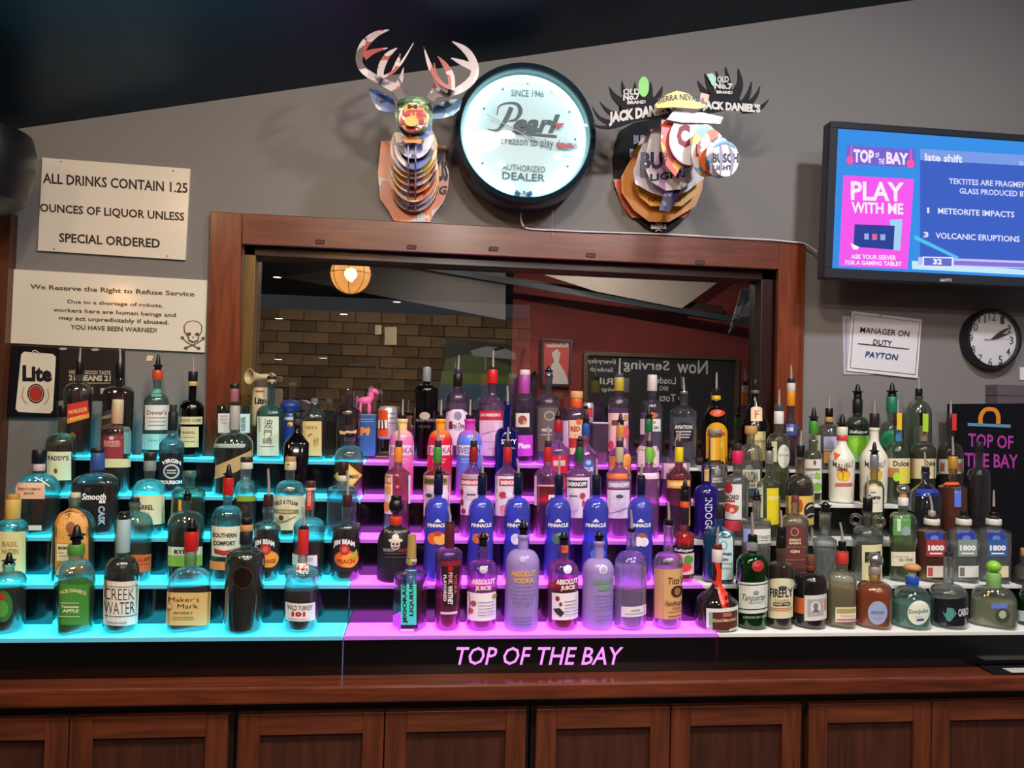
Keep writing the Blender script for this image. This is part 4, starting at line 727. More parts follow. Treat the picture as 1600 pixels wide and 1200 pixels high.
B(3, 380, 335, 430, 510, 200, 76, GLASS('#e6e4e4'), (WATER, 470), [('n', 235, 340, 84, M('#d81f5a', .4)), ('c', 175, 238, 66, M('#2a2428', .4))], [('R', 282, 512, 420, 805, M('#dfdcda')), T('BACARDI', 285, 600, 398, 640, INKB, bold=.03), ('r', 285, 645, 365, 658, REDC), ('e', 312, 545, 34, 44, M('#b82a34')), ('e', 310, 705, 34, 34, M('#d84a3a')), ('e', 350, 715, 36, 36, M('#c8343a')), ('e', 340, 725, 20, 20, M('#e8b0a0')), ('g', [(360, 680), (395, 690), (392, 730), (372, 700)], M('#5a9a3a')), ('R', 282, 815, 420, 900, M('#c43a48'))], 'clear rum bottle with strawberry label and hot pink neck sleeve', st='dome')
B(3, 645, 340, 440, 520, 200, 60, GLASS('#d9e6d0'), ('#e0e8c0', 560), [('n', 235, 345, 62, M('#a8a6a8', .3, .6)), ('p', 130, 240)], [('R', 630, 545, 728, 850, M('#d9c81f')), T('CITRON', 640, 610, 725, 640, M('#e8e4b0'), bold=.03), ('R', 555, 470, 600, 800, M('#c9cfc0', .4))], 'slender bottle with silver neck sleeve and bright yellow label, third tier', st='slope')
B(3, 905, 290, 430, 560, 240, 74, GLASS('#d8cfb8'), ('#9a5a2c', 500), [('c', 190, 290, 72, BLACK), ('s', 70, 195, .03)], [('R', 785, 610, 1035, 855, M('#d9b45a')), ('e', 905, 690, 26, 56, M('#a8521c')), ('e', 990, 730, 52, 66, M('#23201f')), ('g', stroke([(955, 720), (990, 690), (1030, 700)], [6, 14, 6]), M('#c9c4b8')), ('g', stroke([(955, 780), (990, 760), (1030, 770)], [6, 12, 6]), M('#c9c4b8')), ('r', 790, 850, 1030, 856, GOLD)], 'spiced rum bottle with yellow pirate-style figure label, third tier right', st='dome')
crop(1300, 660)
B(3, 348, 370, 480, 560, 175, 66, GLASS('#e4e2cc'), ('#e4e0c0', 500), [('n', 268, 372, 76, M('#a8a6ac', .3, .6)), ('p', 158, 272)], [('A', 295, 525, 420, 745, M('#dcd8c4'), dict(h=28)), ('g', stroke([(290, 545), (345, 515), (405, 545)], [6, 16, 6]), M('#c8a23c')), T('Jose', 322, 570, 365, 592, INKB, bold=.02), T('Cuervo', 303, 600, 402, 640, INKB, bold=.04), T('SILVER', 335, 660, 385, 672, GRYT)], 'silver-capped tequila bottle with white arched label and dark pointed pourer', st='dome')
B(3, 775, 410, 500, 590, 290, 72, GLASS('#5a78a8', .1, .9), ('#22385e', 600), [('c', 368, 412, 72, BLACK), ('s', 248, 370, -.06)], [('r', 700, 555, 900, 610, M('#2a3c9a', .3))], 'steel-blue unlabelled wide bottle, third tier right', st='cone')
B(3, 1005, 385, 490, 540, 260, 72, GLASS('#e8c890'), (LIQ('#e08a24', 0, .35), 530), [('n', 282, 385, 80, M('#c9963c', .35, .3)), ('s', 120, 278, -.03)], [('r', 930, 500, 1060, 520, M('#e0603a', .4)), ('R', 1020, 540, 1075, 700, M('#5a78d8', .3))], 'amber bottle with gold neck sleeve and steel spout, third tier right', st='cone')
B(3, 1222, 240, 370, 450, 200, 68, GLASS('#a8a8a8'), ('#3a3a3c', 450), [('c', 160, 240, 80, M('#1c1a1e', .4))], [], 'smoke-grey clear bottle with black cap in front of the black sign board', st='dome')
# ===== tier 4
crop(0, 540)
B(4, 505, 590, 725, 830, 265, 68, GLASS('#d8d8c8'), ('#c88a44', 830), [('c', 500, 595, 76, BLACK)], [('R', 392, 882, 592, 1118, M('#d4d9b0')), T("PADDY'S", 400, 915, 570, 955, M('#2a3040'), bold=.03), ('e', 465, 1040, 14, 22, GOLD)], 'amber whiskey bottle with pale label and black capitals, fourth tier far left', st='dome')
B(4, 968, 500, 660, 720, 250, 88, GLASS('#c8d8cc'), ('#b0502c', 700), [('n', 495, 650, 96, M('#c8a48a', .4)), ('c', 448, 500, 100, M('#cfc8a0', .5))], [('R', 848, 680, 1025, 1015, M('#8a2a30')), T('BLENDED', 870, 790, 1000, 815, M('#e0b0a8'), bold=.03), T('WHISKEY', 865, 820, 1005, 840, M('#e0b0a8'), bold=.02), ('e', 930, 768, 20, 16, M('#e0b0a8')), ('R', 1028, 680, 1090, 900, M('#6a9a98')), ('R', 880, 940, 1090, 1012, M('#cfcf9a'))], 'bottle with large wine-red label and pale band, fourth tier left', sq=3, st='dome')
B(4, 1428, 550, 725, 830, 215, 66, GLASS('#bfe0e4'), (DWHISK, 900), [('c', 490, 550, 62, M('#2a2a2e')), ('n', 552, 708, 84, M('#14161a'))], [('e', 1458, 620, 36, 40, M('#a8a8a4')), ('e', 1458, 620, 24, 28, M('#14161a')), ('R', 1335, 925, 1525, 1172, M('#121216')), ('t', 'VIRGIN', 1350, 965, 1505, 1000, TXTW, dict(bold=.05, arc=5)), ('e', 1428, 1045, 66, 62, M('#b9b9b4')), ('e', 1428, 1045, 50, 46, M('#121216')), ('r', 1390, 1030, 1465, 1042, M('#b9b9b4')), ('r', 1390, 1052, 1465, 1064, M('#b9b9b4')), T('BOURBON', 1348, 1118, 1508, 1150, TXTW, bold=.05)], 'bottle with black round-emblem bourbon label, fourth tier left', st='slope')
crop(280, 540)
B(4, 450, 505, 720, 830, 330, 76, GLASS('#c9dcd0'), ('#7a2c1c', 850), [('n', 500, 700, 82, M('#a8a4a0', .4))], [('r', 298, 815, 540, 850, M('#8aa098', .4)), T('WOODCOCKS', 300, 818, 550, 840, M('#c9d4cc', .4), bold=.03), ('G', [(305, 1000), (600, 870), (600, 960), (480, 1045), (300, 1110)], M('#b89a68'))], 'round-shouldered whiskey bottle with slanting tan paper band, fourth tier', st='dome', sq=2.6)
B(4, 975, 615, 720, 810, 210, 64, M('#07060c', .1, 0, 0, .8), None, [('n', 612, 660, 68, M('#3a2c30')), ('c', 560, 615, 72, M('#1a1418', .5))], [], 'glossy black rectangular bottle without label, fourth tier', sq=4.5, st='cone')
B(4, 1412, 760, 830, 960, 250, 84, GLASS('#dce6e0'), (LIQ('#d08c28', 0, .35), 985), [('c', 730, 765, 80, BLACK)], [('G', [(1285, 1090), (1400, 970), (1525, 1080), (1400, 1205)], M('#e0c03c')), ('g', [(1310, 1090), (1400, 995), (1500, 1082), (1400, 1185)], M('#e6cf7a')), T('HANGMAN', 1330, 1070, 1490, 1105, INKB, bold=.03)], 'domed bottle of amber liquor with yellow diamond label, right end of cyan tier', st='dome')
crop(560, 540)
def sved(x, c_top, c_mid, c_bot, c_txt, label, txt='SVEDKA'):
    g = GRAD([(0, c_bot), (.45, c_mid), (.75, c_mid), (.9, c_top)])
    B(4, x, 610, 705, 835, 210, 84, g, None, [('c', 575, 612, 70, BLACK), ('s', 450, 580, .0)], [('R', x-103, 828, x+103, 912, M('#ecd8ea', .35)), T(txt, x-88, 845, x+90, 898, M(c_txt, .4), bold=.015), T('IMPORTED', x-60, 938, x+50, 952, TXTW), T('VODKA', x-60, 960, x+40, 975, TXTW)], label, st='dome')
sved(357, '#f0d08a', '#e878b8', '#d84a90', '#a84a98', 'shiny pink vodka bottle with pale yellow neck, left of three painted bottles')
sved(678, '#f0a030', '#d81f3a', '#e84a3a', '#a83a60', 'shiny red vodka bottle with orange neck, middle of three painted bottles')
sved(920, '#d838b8', '#5a80f0', '#b048d8', '#4a5ac0', 'shiny blue vodka bottle with magenta neck, right of three painted bottles')
B(4, 1232, 480, 680, 770, 195, 66, SKYG, ('#0a1f90', 720), [('c', 465, 490, 66, M('#0c1440', .3)), ('s', 335, 470, -.05)], [('t', 'SKYY', 1190, 778, 1320, 820, TXTW, dict(bold=.03)), T('VODKA', 1235, 845, 1300, 860, TXTW)], 'cobalt blue vodka bottle with white letters, fourth tier centre', st='dome')
crop(820, 540)
def tinted(x, w, capc, y0, y1, spt, items, label, liq='#f6e6f2', ny=None, sy=None, glass=None, nw=60):
    B(4, x, y1, ny or y1+60, sy or y1+160, w, nw, glass or GLASS('#ecdcec'), (liq, (sy or y1+160)+30), [('n', y0, y1, nw+10, M(capc, .35)), ('c', y0-12, y0+5, nw, BLACK), (spt[0], spt[1], y0-8)], items, label, st='slope')
tinted(270, 215, '#a8202a', 618, 720, ('p', 540), [('R', 222, 915, 352, 1060, M('#d81f38')), ('r', 240, 955, 335, 1000, M('#ecc8c8')), ('R', 235, 1100, 340, 1200, M('#c83a4a'))], 'clear bottle with red capsule and bright red square label, fourth tier')
tinted(500, 190, '#1f50a0', 650, 748, ('p', 545), [('G', [(485, 975), (500, 950), (530, 940), (562, 952), (575, 990), (570, 1075), (490, 1070)], M('#3c68b8')), ('e', 530, 972, 22, 20, M('#a8c8e8')), T('BLUE', 495, 1010, 568, 1045, TXTW, bold=.05)], 'clear bottle with blue capsule and blue arched label, fourth tier')
tinted(788, 200, '#e88a20', 662, 762, ('p', 560), [('R', 705, 920, 880, 1060, M('#e07a3a')), ('e', 850, 950, 34, 50, M('#e89a4a')), ('R', 705, 1065, 880, 1180, M('#ecd0d8')), T('ORANGE', 715, 1010, 850, 1040, TXTW, bold=.03)], 'clear bottle with orange capsule and orange fruit label, fourth tier')
tinted(1025, 200, '#1f6a3a', 615, 715, ('p', 515), [('R', 942, 838, 1118, 1010, M('#e6d4d4')), ('g', stroke([(1060, 860), (1080, 900), (1060, 960), (1090, 1000)], [10, 26, 20, 8]), M('#8ab04a')), ('r', 950, 850, 1020, 990, M('#f0ccdc'))], 'clear bottle with dark green capsule and pink-green botanical label')
B(4, 1255, 870, 905, 945, 240, 66, GLASS('#ecdcec'), ('#f2e4f0', 960), [('c', 835, 875, 62, BLACK), ('s', 730, 840, .1)], [('R', 1132, 978, 1374, 1110, M('#ecccd8')), T('HIMBEER', 1200, 1010, 1340, 1040, M('#8a5a50'), bold=.01)], 'wide clear bottle with plain pinkish-white label, fourth tier', st='cone')
crop(1080, 560)
B(4, 190, 620, 860, 960, 235, 105, GLASS('#dcdcd4'), ('#d8d4c8', 1000), [('c', 590, 625, 110, M('#8a8a8a', .3))], [('R', 160, 660, 275, 850, M('#e0a020', .4)), ('r', 165, 665, 200, 850, M('#e8c060', .4)), ('R', 165, 885, 292, 1260, M('#5f5a5c')), ('e', 222, 940, 28, 32, M('#8a8688')), T('GREAT', 175, 990, 262, 1008, TXTW, bold=.04), T('BASIN', 178, 1012, 255, 1030, TXTW, bold=.04), ('r', 190, 1080, 265, 1095, TXTW)], 'clear bottle with dark grey arched label and broad neck, right of the purple one', st='dome')
B(4, 492, 625, 710, 820, 205, 64, CLEAR, ('#e8e4dc', 850), [('c', 562, 628, 106, CORK)], [('e', 482, 920, 34, 36, M('#7a848a')), ('R', 430, 925, 572, 1080, M('#dcd6c0')), T('VULCAN', 438, 860+80, 555, 1030, M('#2a3a44'), bold=.02), T('GIN', 470, 1045, 530, 1065, M('#2a3a44'), bold=.02), ('R', 480, 1085, 572, 1130, M('#2f6a8a'))], 'clear gin bottle with light wooden stopper and cream label, fourth tier', st='dome')
B(4, 725, 540, 620, 700, 190, 72, GLASS('#dce4d0'), ('#dfe3b8', 700), [('n', 440, 545, 84, M('#dcd9d2')), ('c', 380, 442, 74, M('#4a4448', .3)), ('s', 258, 385, .0)], [('R', 640, 690, 715, 860, M('#c9cda8')), ('E', 770, 815, 50, 98, M('#dcd8c8')), T('RumHaven', 728, 790, 812, 815, GRYT), T('G', 775, 742, 796, 768, GRYT)], 'clear rum bottle with white neck label and oval cream label, fourth tier', st='dome')
B(4, 1015, 680, 760, 830, 155, 70, GLASS('#cfdcc8'), ('#dfe3c8', 840), [('n', 522, 628, 76, M('#3f8a2c', .4)), ('p', 405, 525)], [('R', 945, 840, 1085, 1120, M('#dedcd4')), T('LICOR', 970, 960, 1078, 1000, M('#2a4a2a'), bold=.0), ('e', 1030, 868, 12, 22, M('#8a4a40')), ('g', [(1040, 940), (1075, 960), (1070, 1010), (1035, 1000)], M('#8ac04a')), ('e', 1050, 1070, 34, 40, M('#7ab04a')), ('r', 955, 915, 1070, 930, GRYT)], 'clear bottle with green neck sleeve and white lime label, fourth tier', st='dome')
MW = M('#e2dccb', .3)
def malibu(x, top, w, clos, label, red):
    it = [('t', 'MALIBU', x-72, 845, x+92, 895, M('#3a3a3c'), dict(bold=.01, arc=-6)), ('e', x+17, 965, 56, 52, M('#e0a84a')), ('e', x+20, 985, 44, 34, M('#ecc01c')), ('g', stroke([(x+8, 1010), (x+14, 960), (x, 925)], [5, 5, 4]), M('#4a2c18')), ('g', [(x-40, 930), (x-10, 905), (x+40, 920), (x+50, 940), (x+10, 930), (x+5, 950), (x-10, 930)], M('#8a3020'))]
    if red: it += [('g', [(x-60, 780), (x-5, 800), (x-55, 845)], M('#e0562c')), ('r', x-50, 1035, x+85, 1060, M('#d8605a'))]
    B(4, x, top, top+90, 850, w, 80, MW, None, clos, it, label, st='slope', bw=.93)
malibu(1253, 600, 225, [('n', 640, 682, 94, M('#d8403a', .35)), ('c', 570, 640, 96, MW), ('p', 465, 575)], 'opaque white coconut rum bottle with red neck ring, left of two white ones', True)
crop(1300, 560)
malibu(347, 575, 245, [('c', 458, 578, 84, M('#2a2022', .3)), ('s', 350, 462, .0)], 'opaque white coconut rum bottle with dark cap, right of two white ones', False)
B(4, 545, 565, 700, 790, 215, 66, GLASS('#cfdccc'), ('#d8d4b0', 830), [('n', 455, 560, 60, M('#4a2c28')), ('s', 340, 460, 0)], [('R', 462, 832, 648, 912, M('#dcd2ae')), T('Dulce', 512, 852, 640, 898, INKB, bold=.03), ('R', 560, 905, 648, 1042, M('#d9cf50')), ('r', 465, 912, 560, 990, M('#b87a4a')), ('e', 538, 985, 28, 38, M('#a8e02c')), ('r', 535, 560, 575, 690, M('#3a78a8'))], 'tequila bottle with cream blackletter label and bright green drop, fourth tier', st='dome')
B(4, 757, 570, 700, 780, 225, 66, GLASS('#d9dcb8'), ('#d6cf88', 790), [('n', 560, 690, 62, M('#8a7a6a', .4)), ('p', 395, 500), ][:1]+[('c', 495, 565, 60, BLACK), ('p', 395, 500)], [('R', 648, 835, 865, 1000, M('#d8cca0')), T('Dulce', 780, 850, 860, 895, INKB, bold=.03), ('r', 650, 840, 690, 1000, M('#c09060'))], 'pale yellow tequila bottle with lime tag on its pourer, fourth tier', st='dome')
B(4, 985, 590, 700, 790, 225, 62, GLASS('#b8a898'), ('#6a3a20', 830), [('n', 468, 590, 62, M('#3a2a2a', .3)), ('s', 345, 465, 0)], [('R', 890, 838, 1095, 960, M('#b8aea4')), ('r', 905, 870, 940, 940, M('#8a5048')), ('r', 1050, 870, 1085, 940, M('#8a5048'))], 'brown tequila bottle with greyish label and red neck tag, fourth tier right', st='dome')
for (x0, y0, x1, y1, c, lb, dy) in ((540, 455, 582, 595, '#e8c41c', 'yellow flag tag clipped to the steel-spout bottle on the right', 0), (755, 462, 802, 610, '#a8d038', 'lime green flag tag clipped to a bottle pourer on the right', 0), (1000, 462, 1038, 600, '#c83a3a', 'red flag tag clipped to the brown bottle beside the black sign', 0)):
    Yt = tier_y(4)+.045; a = at(X(x0), Yp(y1), Yt); b = at(X(x1), Yp(y0), Yt)
    o = link('flag_tag', box((a.x, Yt-.001, a.z), (b.x, Yt+.001, b.z)), M(c, .4)); o['label'] = lb; o['category'] = 'tag'; o['group'] = 'flag tags on bottle necks'
# ===== tier 5
crop(0, 540)
B(5, 648, 240, 300, 390, 245, 66, GLASS('#cfc4b8'), ('#6a3014', 420), [('c', 130, 242, 66, BLACK), ('s', 18, 135, .02)], [('G', [(560, 490), (732, 455), (740, 600), (562, 650)], M('#c8301c', .4)), ('g', [(560, 608), (742, 560), (740, 600), (562, 650)], M('#e08a2c', .4)), ('t', 'WALKER', 570, 540, 725, 575, M('#e8c078'), dict(bold=.02, slope=-.2)), ('t', 'RED', 585, 600, 700, 622, M('#f0c060'), dict(bold=.02, slope=-.2)), ('e', 605, 760, 26, 40, GOLD)], 'tall dark whisky bottle with slanted red label, top tier far left', sq=5, st='dome')
B(5, 985, 270, 330, 400, 265, 66, GLASS('#8a5a3a'), ('#7a3814', 410), [('c', 145, 275, 76, BLACK), ('s', 20, 150, -.05)], [('G', [(845, 560), (945, 525), (945, 655), (850, 690)], M('#3a302e', .4)), ('t', 'WALKER', 850, 590, 942, 615, M('#d8b878'), dict(bold=.02, slope=-.25)), ('g', [(845, 672), (945, 640), (945, 655), (850, 690)], GOLD)], 'tall dark amber whisky bottle with slanted black label, top tier left', sq=5, st='dome')
B(5, 1300, 285, 390, 480, 215, 66, GLASS('#cfe6e4'), ('#7a5a1c', 880), [('n', 205, 282, 90, M('#c84a24', .35)), ('p', 68, 210)], [('R', 1262, 360, 1345, 425, M('#5ab0a0')), ('R', 1210, 495, 1405, 702, M('#dcdcd4')), T("Dewar's", 1228, 538, 1385, 575, M('#7a3a2a'), bold=.01), ('r', 1235, 598, 1380, 604, M('#b06a5a')), ('r', 1235, 630, 1380, 634, M('#b06a5a')), ('r', 1235, 660, 1380, 664, GRYT), ('R', 1190, 735, 1405, 865, M('#9ad8d4')), T('WHITE', 1230, 780, 1360, 798, M('#4a8a8a'))], 'clear scotch bottle with orange-red cap and white over aqua labels', st='dome')
crop(280, 540)
B(5, 100, 300, 450, 540, 210, 66, BLKG, None, [('n', 298, 335, 82, M('#c9a868')), ('c', 215, 298, 80, M('#15131a', .4)), ('s', 98, 218, -.05)], [('R', 0, 592, 192, 655, M('#d8d0a0')), T('HONEY CREME', 15, 608, 180, 635, M('#6a6a3a'), bold=.01), ('R', 15, 675, 160, 845, M('#d8cc9a')), T('BARREL', 30, 712, 135, 735, M('#8a6a3a'), bold=.02), ('r', 30, 760, 130, 765, GRYT), ('r', 30, 795, 130, 800, GRYT)], 'dark liqueur bottle with cream banner and label, top tier beside window frame', st='dome')
B(5, 452, 395, 490, 500, 285, 66, GLASS('#a8c8a0'), ('#8a6a1c', 540), [('n', 355, 468, 72, M('#9a5a6a', .4)), ('c', 318, 358, 80, M('#15201a', .4))], [('R', 325, 565, 425, 725, M('#dcdcd4')), T('SUNTORY', 345, 580, 412, 600), T('WHISKY', 345, 608, 412, 625), T('TOKI', 348, 632, 400, 650), ('R', 505, 568, 585, 725, M('#bfe4e0')), ('t', '響', 510, 590, 550, 710, INKB, {})], 'square green-tinted glass whisky bottle with split white label, top tier', sq=6, st='flat')
B(5, 756, 305, 490, 580, 235, 62, GLASS('#a8e0dc'), ('#9ad8d4', 600), [('n', 280, 305, 68, M('#c0a068')), ('c', 252, 280, 76, M('#1c1c1c', .4))], [('R', 650, 590, 828, 915, M('#cfdcc4')), ('t', '波', 705, 610, 780, 690, INKB, {}), ('t', '門', 708, 700, 770, 755, INKB, {}), ('t', '﨑'if 0 else '崎', 700, 762, 772, 820, INKB, {}), T('BLENDED', 668, 610, 682, 720, GRYT, rot=90), ('r', 680, 835, 790, 839, GRYT)], 'pale aqua whisky bottle with white label of large brushed characters', sq=3.2, st='dome')
B(5, 1120, 480, 530, 610, 205, 70, GLASS('#d0dcd4'), ('#b8702c', 660), [('c', 438, 480, 60, GLASS('#e0e6e4', .15, .6, .2))], [('R', 1030, 630, 1185, 915, M('#d8b878')), T('NIKKA', 1055, 668, 1150, 695, M('#5a4028')), ('t', '余市', 1118, 760, 1160, 840, M('#5a4028'), {}), ('g', stroke([(1075, 760), (1095, 735), (1110, 745)], [8, 10, 6]), M('#7a5030'))], 'clear whisky bottle with glass stopper and beige label, in front of window', sq=4, st='dome')
B(5, 1398, 360, 500, 590, 228, 100, GLASS('#c8a898', .1, .9), ('#6a2416', 530), [], [('G', [(1335, 705), (1375, 715), (1400, 705), (1440, 712), (1480, 700), (1475, 730), (1400, 742), (1340, 735)], M('#d8b088', .4)), ('g', [(1380, 660), (1435, 660), (1440, 700), (1378, 700)], M('#2a1410'))], 'dark brown cognac bottle with open clear neck and gold banner, top tier', st='dome')
crop(560, 540)
B(5, 563, 250, 320, 380, 200, 60, BLKG, None, [('n', 182, 300, 62, M('#8a8890', .35)), ('c', 178, 215, 58, M('#9a98a0', .3, .5))], [('e', 553, 585, 44, 32, M('#b9a898')), T('BLACK VODKA', 485, 608, 635, 632, M('#8a8490'), bold=.03), T('IMPORTED', 505, 665, 600, 685, M('#5a5460'))], 'tall opaque black vodka bottle with silvery neck, top tier centre', st='dome')
B(5, 822, 340, 380, 460, 190, 68, GLASS('#e6d4ea'), ('#f2e4f4', 480), [('n', 240, 342, 74, M('#1c1410', .3)), ('c', 190, 242, 62, M('#3a2c4a', .3)), ('s', 80, 195, .02)], [('G', [(732, 560), (795, 530), (860, 530), (908, 560), (908, 830), (732, 830)], M('#ecdcec')), ('e', 828, 585, 32, 36, M('#8a90b0')), ('r', 757, 630, 785, 695, M('#8a2030')), T('Ketel One', 760, 640, 880, 690, M('#3a2a3a'), bold=.01), T('VODKA', 800, 695, 860, 705, M('#8a4a5a'))], 'clear vodka bottle with black banded neck and white shouldered label', st='dome')
B(5, 1110, 310, 400, 490, 225, 70, GLASS('#e6d0ea'), ('#f4e8f6', 500), [('n', 200, 315, 80, M('#d81f28', .35)), ('c', 170, 202, 70, M('#2a2430', .3)), ('s', 38, 172, .0)], [('R', 1012, 542, 1200, 622, M('#c8243a')), T('SOBIESKI', 1020, 565, 1180, 590, TXTW, bold=.04), ('R', 1012, 622, 1200, 915, M('#ecc8e4')), ('g', stroke([(1025, 740), (1090, 720), (1180, 700)], [3, 6, 3]), M('#a84a78')), ('r', 1020, 795, 1190, 799, M('#b878a8')), T('VODKA', 1080, 850, 1140, 862, M('#a84a78'))], 'vodka bottle with red neck and red-topped pink-white label, tallest spout centre', st='slope')
B(5, 1378, 245, 410, 470, 190, 78, GLASS('#d8c4e0'), ('#b8a8cc', 520), [('n', 240, 400, 84, M('#b04aa8', .4)), ('c', 202, 245, 88, M('#dcd4cc', .5))], [('R', 1312, 562, 1425, 678, M('#dfdccf')), ('e', 1368, 620, 36, 38, M('#9a4a48')), ('e', 1385, 640, 16, 16, M('#c8a03c')), ('R', 1325, 745, 1450, 918, M('#c83ac8')), T('Plum', 1335, 810, 1430, 855, TXTW, bold=.05)], 'greyish vodka bottle with small square picture label and magenta label below', st='dome')
crop(820, 540)
B(5, 190, 240, 410, 490, 205, 66, GLASS('#d8d4e0'), (WATER, 500), [('c', 220, 245, 66, M('#5a5460', .3)), ('p', 170, 225)], [('R', 110, 518, 275, 880, M('#6a5f5c', .4)), ('e', 205, 585, 44, 40, M('#a89a8a')), ('e', 205, 585, 32, 28, M('#6a5f5c', .4)), T('VODKA', 140, 690, 225, 715, TXTW, bold=.05), ('r', 135, 740, 225, 744, TXTW)], 'clear round vodka bottle with grey label and round crest, top tier', st='dome')
B(5, 425, 440, 520, 610, 215, 84, GLASS('#ecd0e4'), ('#f4e0f0', 620), [('n', 442, 518, 92, M('#d8582c', .4)), ('c', 380, 440, 104, M('#e0a060', .6))], [('R', 372, 620, 520, 770, M('#ecc8a0')), T('RED', 382, 672, 460, 715, M('#b03a2a'), bold=.04), T('V O', 410, 740, 460, 760, M('#b03a2a')), ('R', 345, 770, 520, 850, M('#b83028')), ('R', 375, 850, 520, 905, M('#ecc8a0')), ('e', 450, 635, 22, 24, M('#d8602c')), ('R', 322, 625, 368, 900, M('#f0d0ec'))], 'short vodka bottle with wooden stopper, peach label and orange neck band', st='dome')
B(5, 780, 375, 420, 490, 180, 72, GLASS('#e0d0ec'), ('#f2e4f4', 520), [('n', 265, 378, 78, M('#b8a23c', .4)), ('c', 228, 268, 70, M('#4a4468', .3)), ('s', 105, 232, .02)], [('R', 697, 562, 862, 880, M('#ecc0bc')), ('r', 725, 620, 800, 665, M('#6a4038')), ('e', 722, 830, 22, 40, M('#d83a5a')), ('e', 838, 600, 20, 26, M('#b89a5a')), ('e', 845, 720, 20, 60, M('#e0606a'))], 'flavoured vodka bottle with pink fruit label and gold-yellow neck, top tier', st='dome')
B(5, 1055, 380, 450, 530, 190, 70, GLASS('#dcdce8'), (WATER, 560), [('c', 244, 378, 82, M('#dcc8c8', .4))], [('R', 1058, 612, 1130, 715, M('#e0ded8')), T('N', 1070, 628, 1088, 652, M('#2a5a48'), bold=.04), T('GH', 1070, 670, 1112, 695, M('#2a5a48'), bold=.04), ('e', 1055, 580, 50, 26, M('#c8683c')), ('R', 965, 610, 1000, 740, M('#e8d0d8'))], 'clear gin bottle with tall pinkish-white cap, in front of the chalkboard reflection', st='dome')
B(5, 1320, 400, 480, 560, 235, 66, GLASS('#d4dae6'), (WATER, 600), [('c', 380, 402, 72, M('#8a8a92', .25, .6)), ('s', 262, 385, -.06)], [('G', [(1240, 668), (1320, 638), (1402, 662), (1395, 795), (1245, 802)], M('#17181c', .4)), ('t', 'AVIATION', 1250, 662, 1395, 695, TXTW, dict(bold=.03)), ('r', 1260, 710, 1385, 722, M('#b9b9bc')), ('r', 1265, 735, 1380, 745, M('#b9b9bc')), ('r', 1270, 758, 1370, 768, M('#b9b9bc'))], 'broad clear gin bottle with small black shield badge, top tier', st='slope', sq=2.5)
crop(1080, 560)
B(5, 203, 345, 400, 500, 205, 66, BLKG, None, [('n', 310, 345, 78, M('#e0b01c', .35)), ('c', 240, 312, 70, M('#15120f', .35)), ('s', 118, 242, .0)], [('E', 218, 455, 62, 30, M('#c8401c', .4)), ('A', 125, 532, 300, 900, M('#e0a01c')), T('Kahlua', 140, 600, 280, 645, M('#b0381c'), bold=.03), ('e', 215, 720, 50, 40, M('#ecc85a'))], 'dark coffee liqueur bottle with yellow arched label and yellow neck ring', st='dome')
B(5, 525, 270, 330, 560, 250, 60, BLKG, None, [('n', 265, 292, 72, M('#6a5a48', .4)), ('c', 180, 268, 56, BLACK)], [('A', 497, 400, 592, 522, M('#dcc09a'), dict(h=20)), ('t', 'F', 530, 430, 562, 500, M('#a83a1c'), dict(bold=.03)), ('R', 498, 608, 618, 850, M('#d8c88a')), T('Frangelico', 502, 668, 612, 712, M('#3a3018'))], 'dark monk-shaped cone bottle with small F label at its chest, top tier', st='cone')
B(5, 825, 395, 480, 620, 150, 62, GLASS('#c8b8e0'), ('#b86a4a', 760), [('n', 270, 396, 68, M('#e08a1c', .35)), ('n', 205, 272, 56, M('#cfc9c4')), ('c', 165, 208, 64, M('#2a2430', .3)), ('s', 55, 170, -.05)], [('R', 790, 545, 885, 640, M('#3a4a8a', .4)), T('DISARONNO'[:3], 800, 575, 850, 605, TXTW, bold=.03)], 'slim bottle with bright orange neck sleeve in front of the window frame edge', st='slope')
B(5, 1145, 525, 545, 630, 220, 66, GLASS('#d8d8d4'), ('#e0b070', 770), [('n', 488, 528, 74, M('#c08a48', .5)), ('c', 415, 490, 66, BLACK), ('s', 298, 418, -.02)], [('R', 1105, 650, 1218, 770, M('#bcb8dc')), T('CREAM', 1115, 738, 1210, 755, GOLD, bold=.02), ('R', 1105, 775, 1218, 870, M('#dca868')), ('R', 1040, 640, 1080, 860, M('#dcd8d0'))], 'clear bottle with lavender over tan label, top tier right', st='dome')
B(5, 1382, 455, 480, 570, 205, 74, GLASS('#9ac49a'), ('#1f8a2c', 545), [('n', 340, 458, 84, M('#1a1c18', .3)), ('c', 300, 342, 70, BLACK), ('p', 212, 305)], [('r', 1345, 342, 1415, 372, M('#a8d868')), ('R', 1305, 590, 1478, 640, M('#0f120f')), T('DeKuyper', 1325, 598, 1470, 632, TXTW, bold=.03), ('R', 1305, 642, 1478, 860, M('#7ac068')), ('e', 1385, 712, 76, 68, M('#8ad02c')), ('e', 1370, 700, 40, 36, M('#a4e04a'))], 'green apple liqueur bottle with black name band and lime picture', st='dome')
crop(1300, 560)
B(5, 495, 450, 520, 620, 200, 78, GLASS('#cfe0d4'), ('#c8dcc8', 680), [('n', 318, 450, 98, M('#1f7a5a', .35)), ('c', 300, 320, 80, BLACK), ('p', 202, 305)], [('e', 482, 385, 30, 36, M('#a8d0b8')), ('E', 495, 680, 92, 82, M('#2f9a68', .4)), ('e', 495, 680, 60, 50, M('#1f7a4a', .4))], 'clear bottle with teal neck sleeve and big round green print, top tier right', st='dome')
B(5, 720, 315, 350, 480, 225, 66, GLASS('#b9c8b4', .12, .8, .12, '#aab8a0'), None, [('c', 250, 318, 62, BLACK), ('s', 150, 255, .0)], [], 'textured pale green bottle without label, rightmost on the top tier', st='dome')
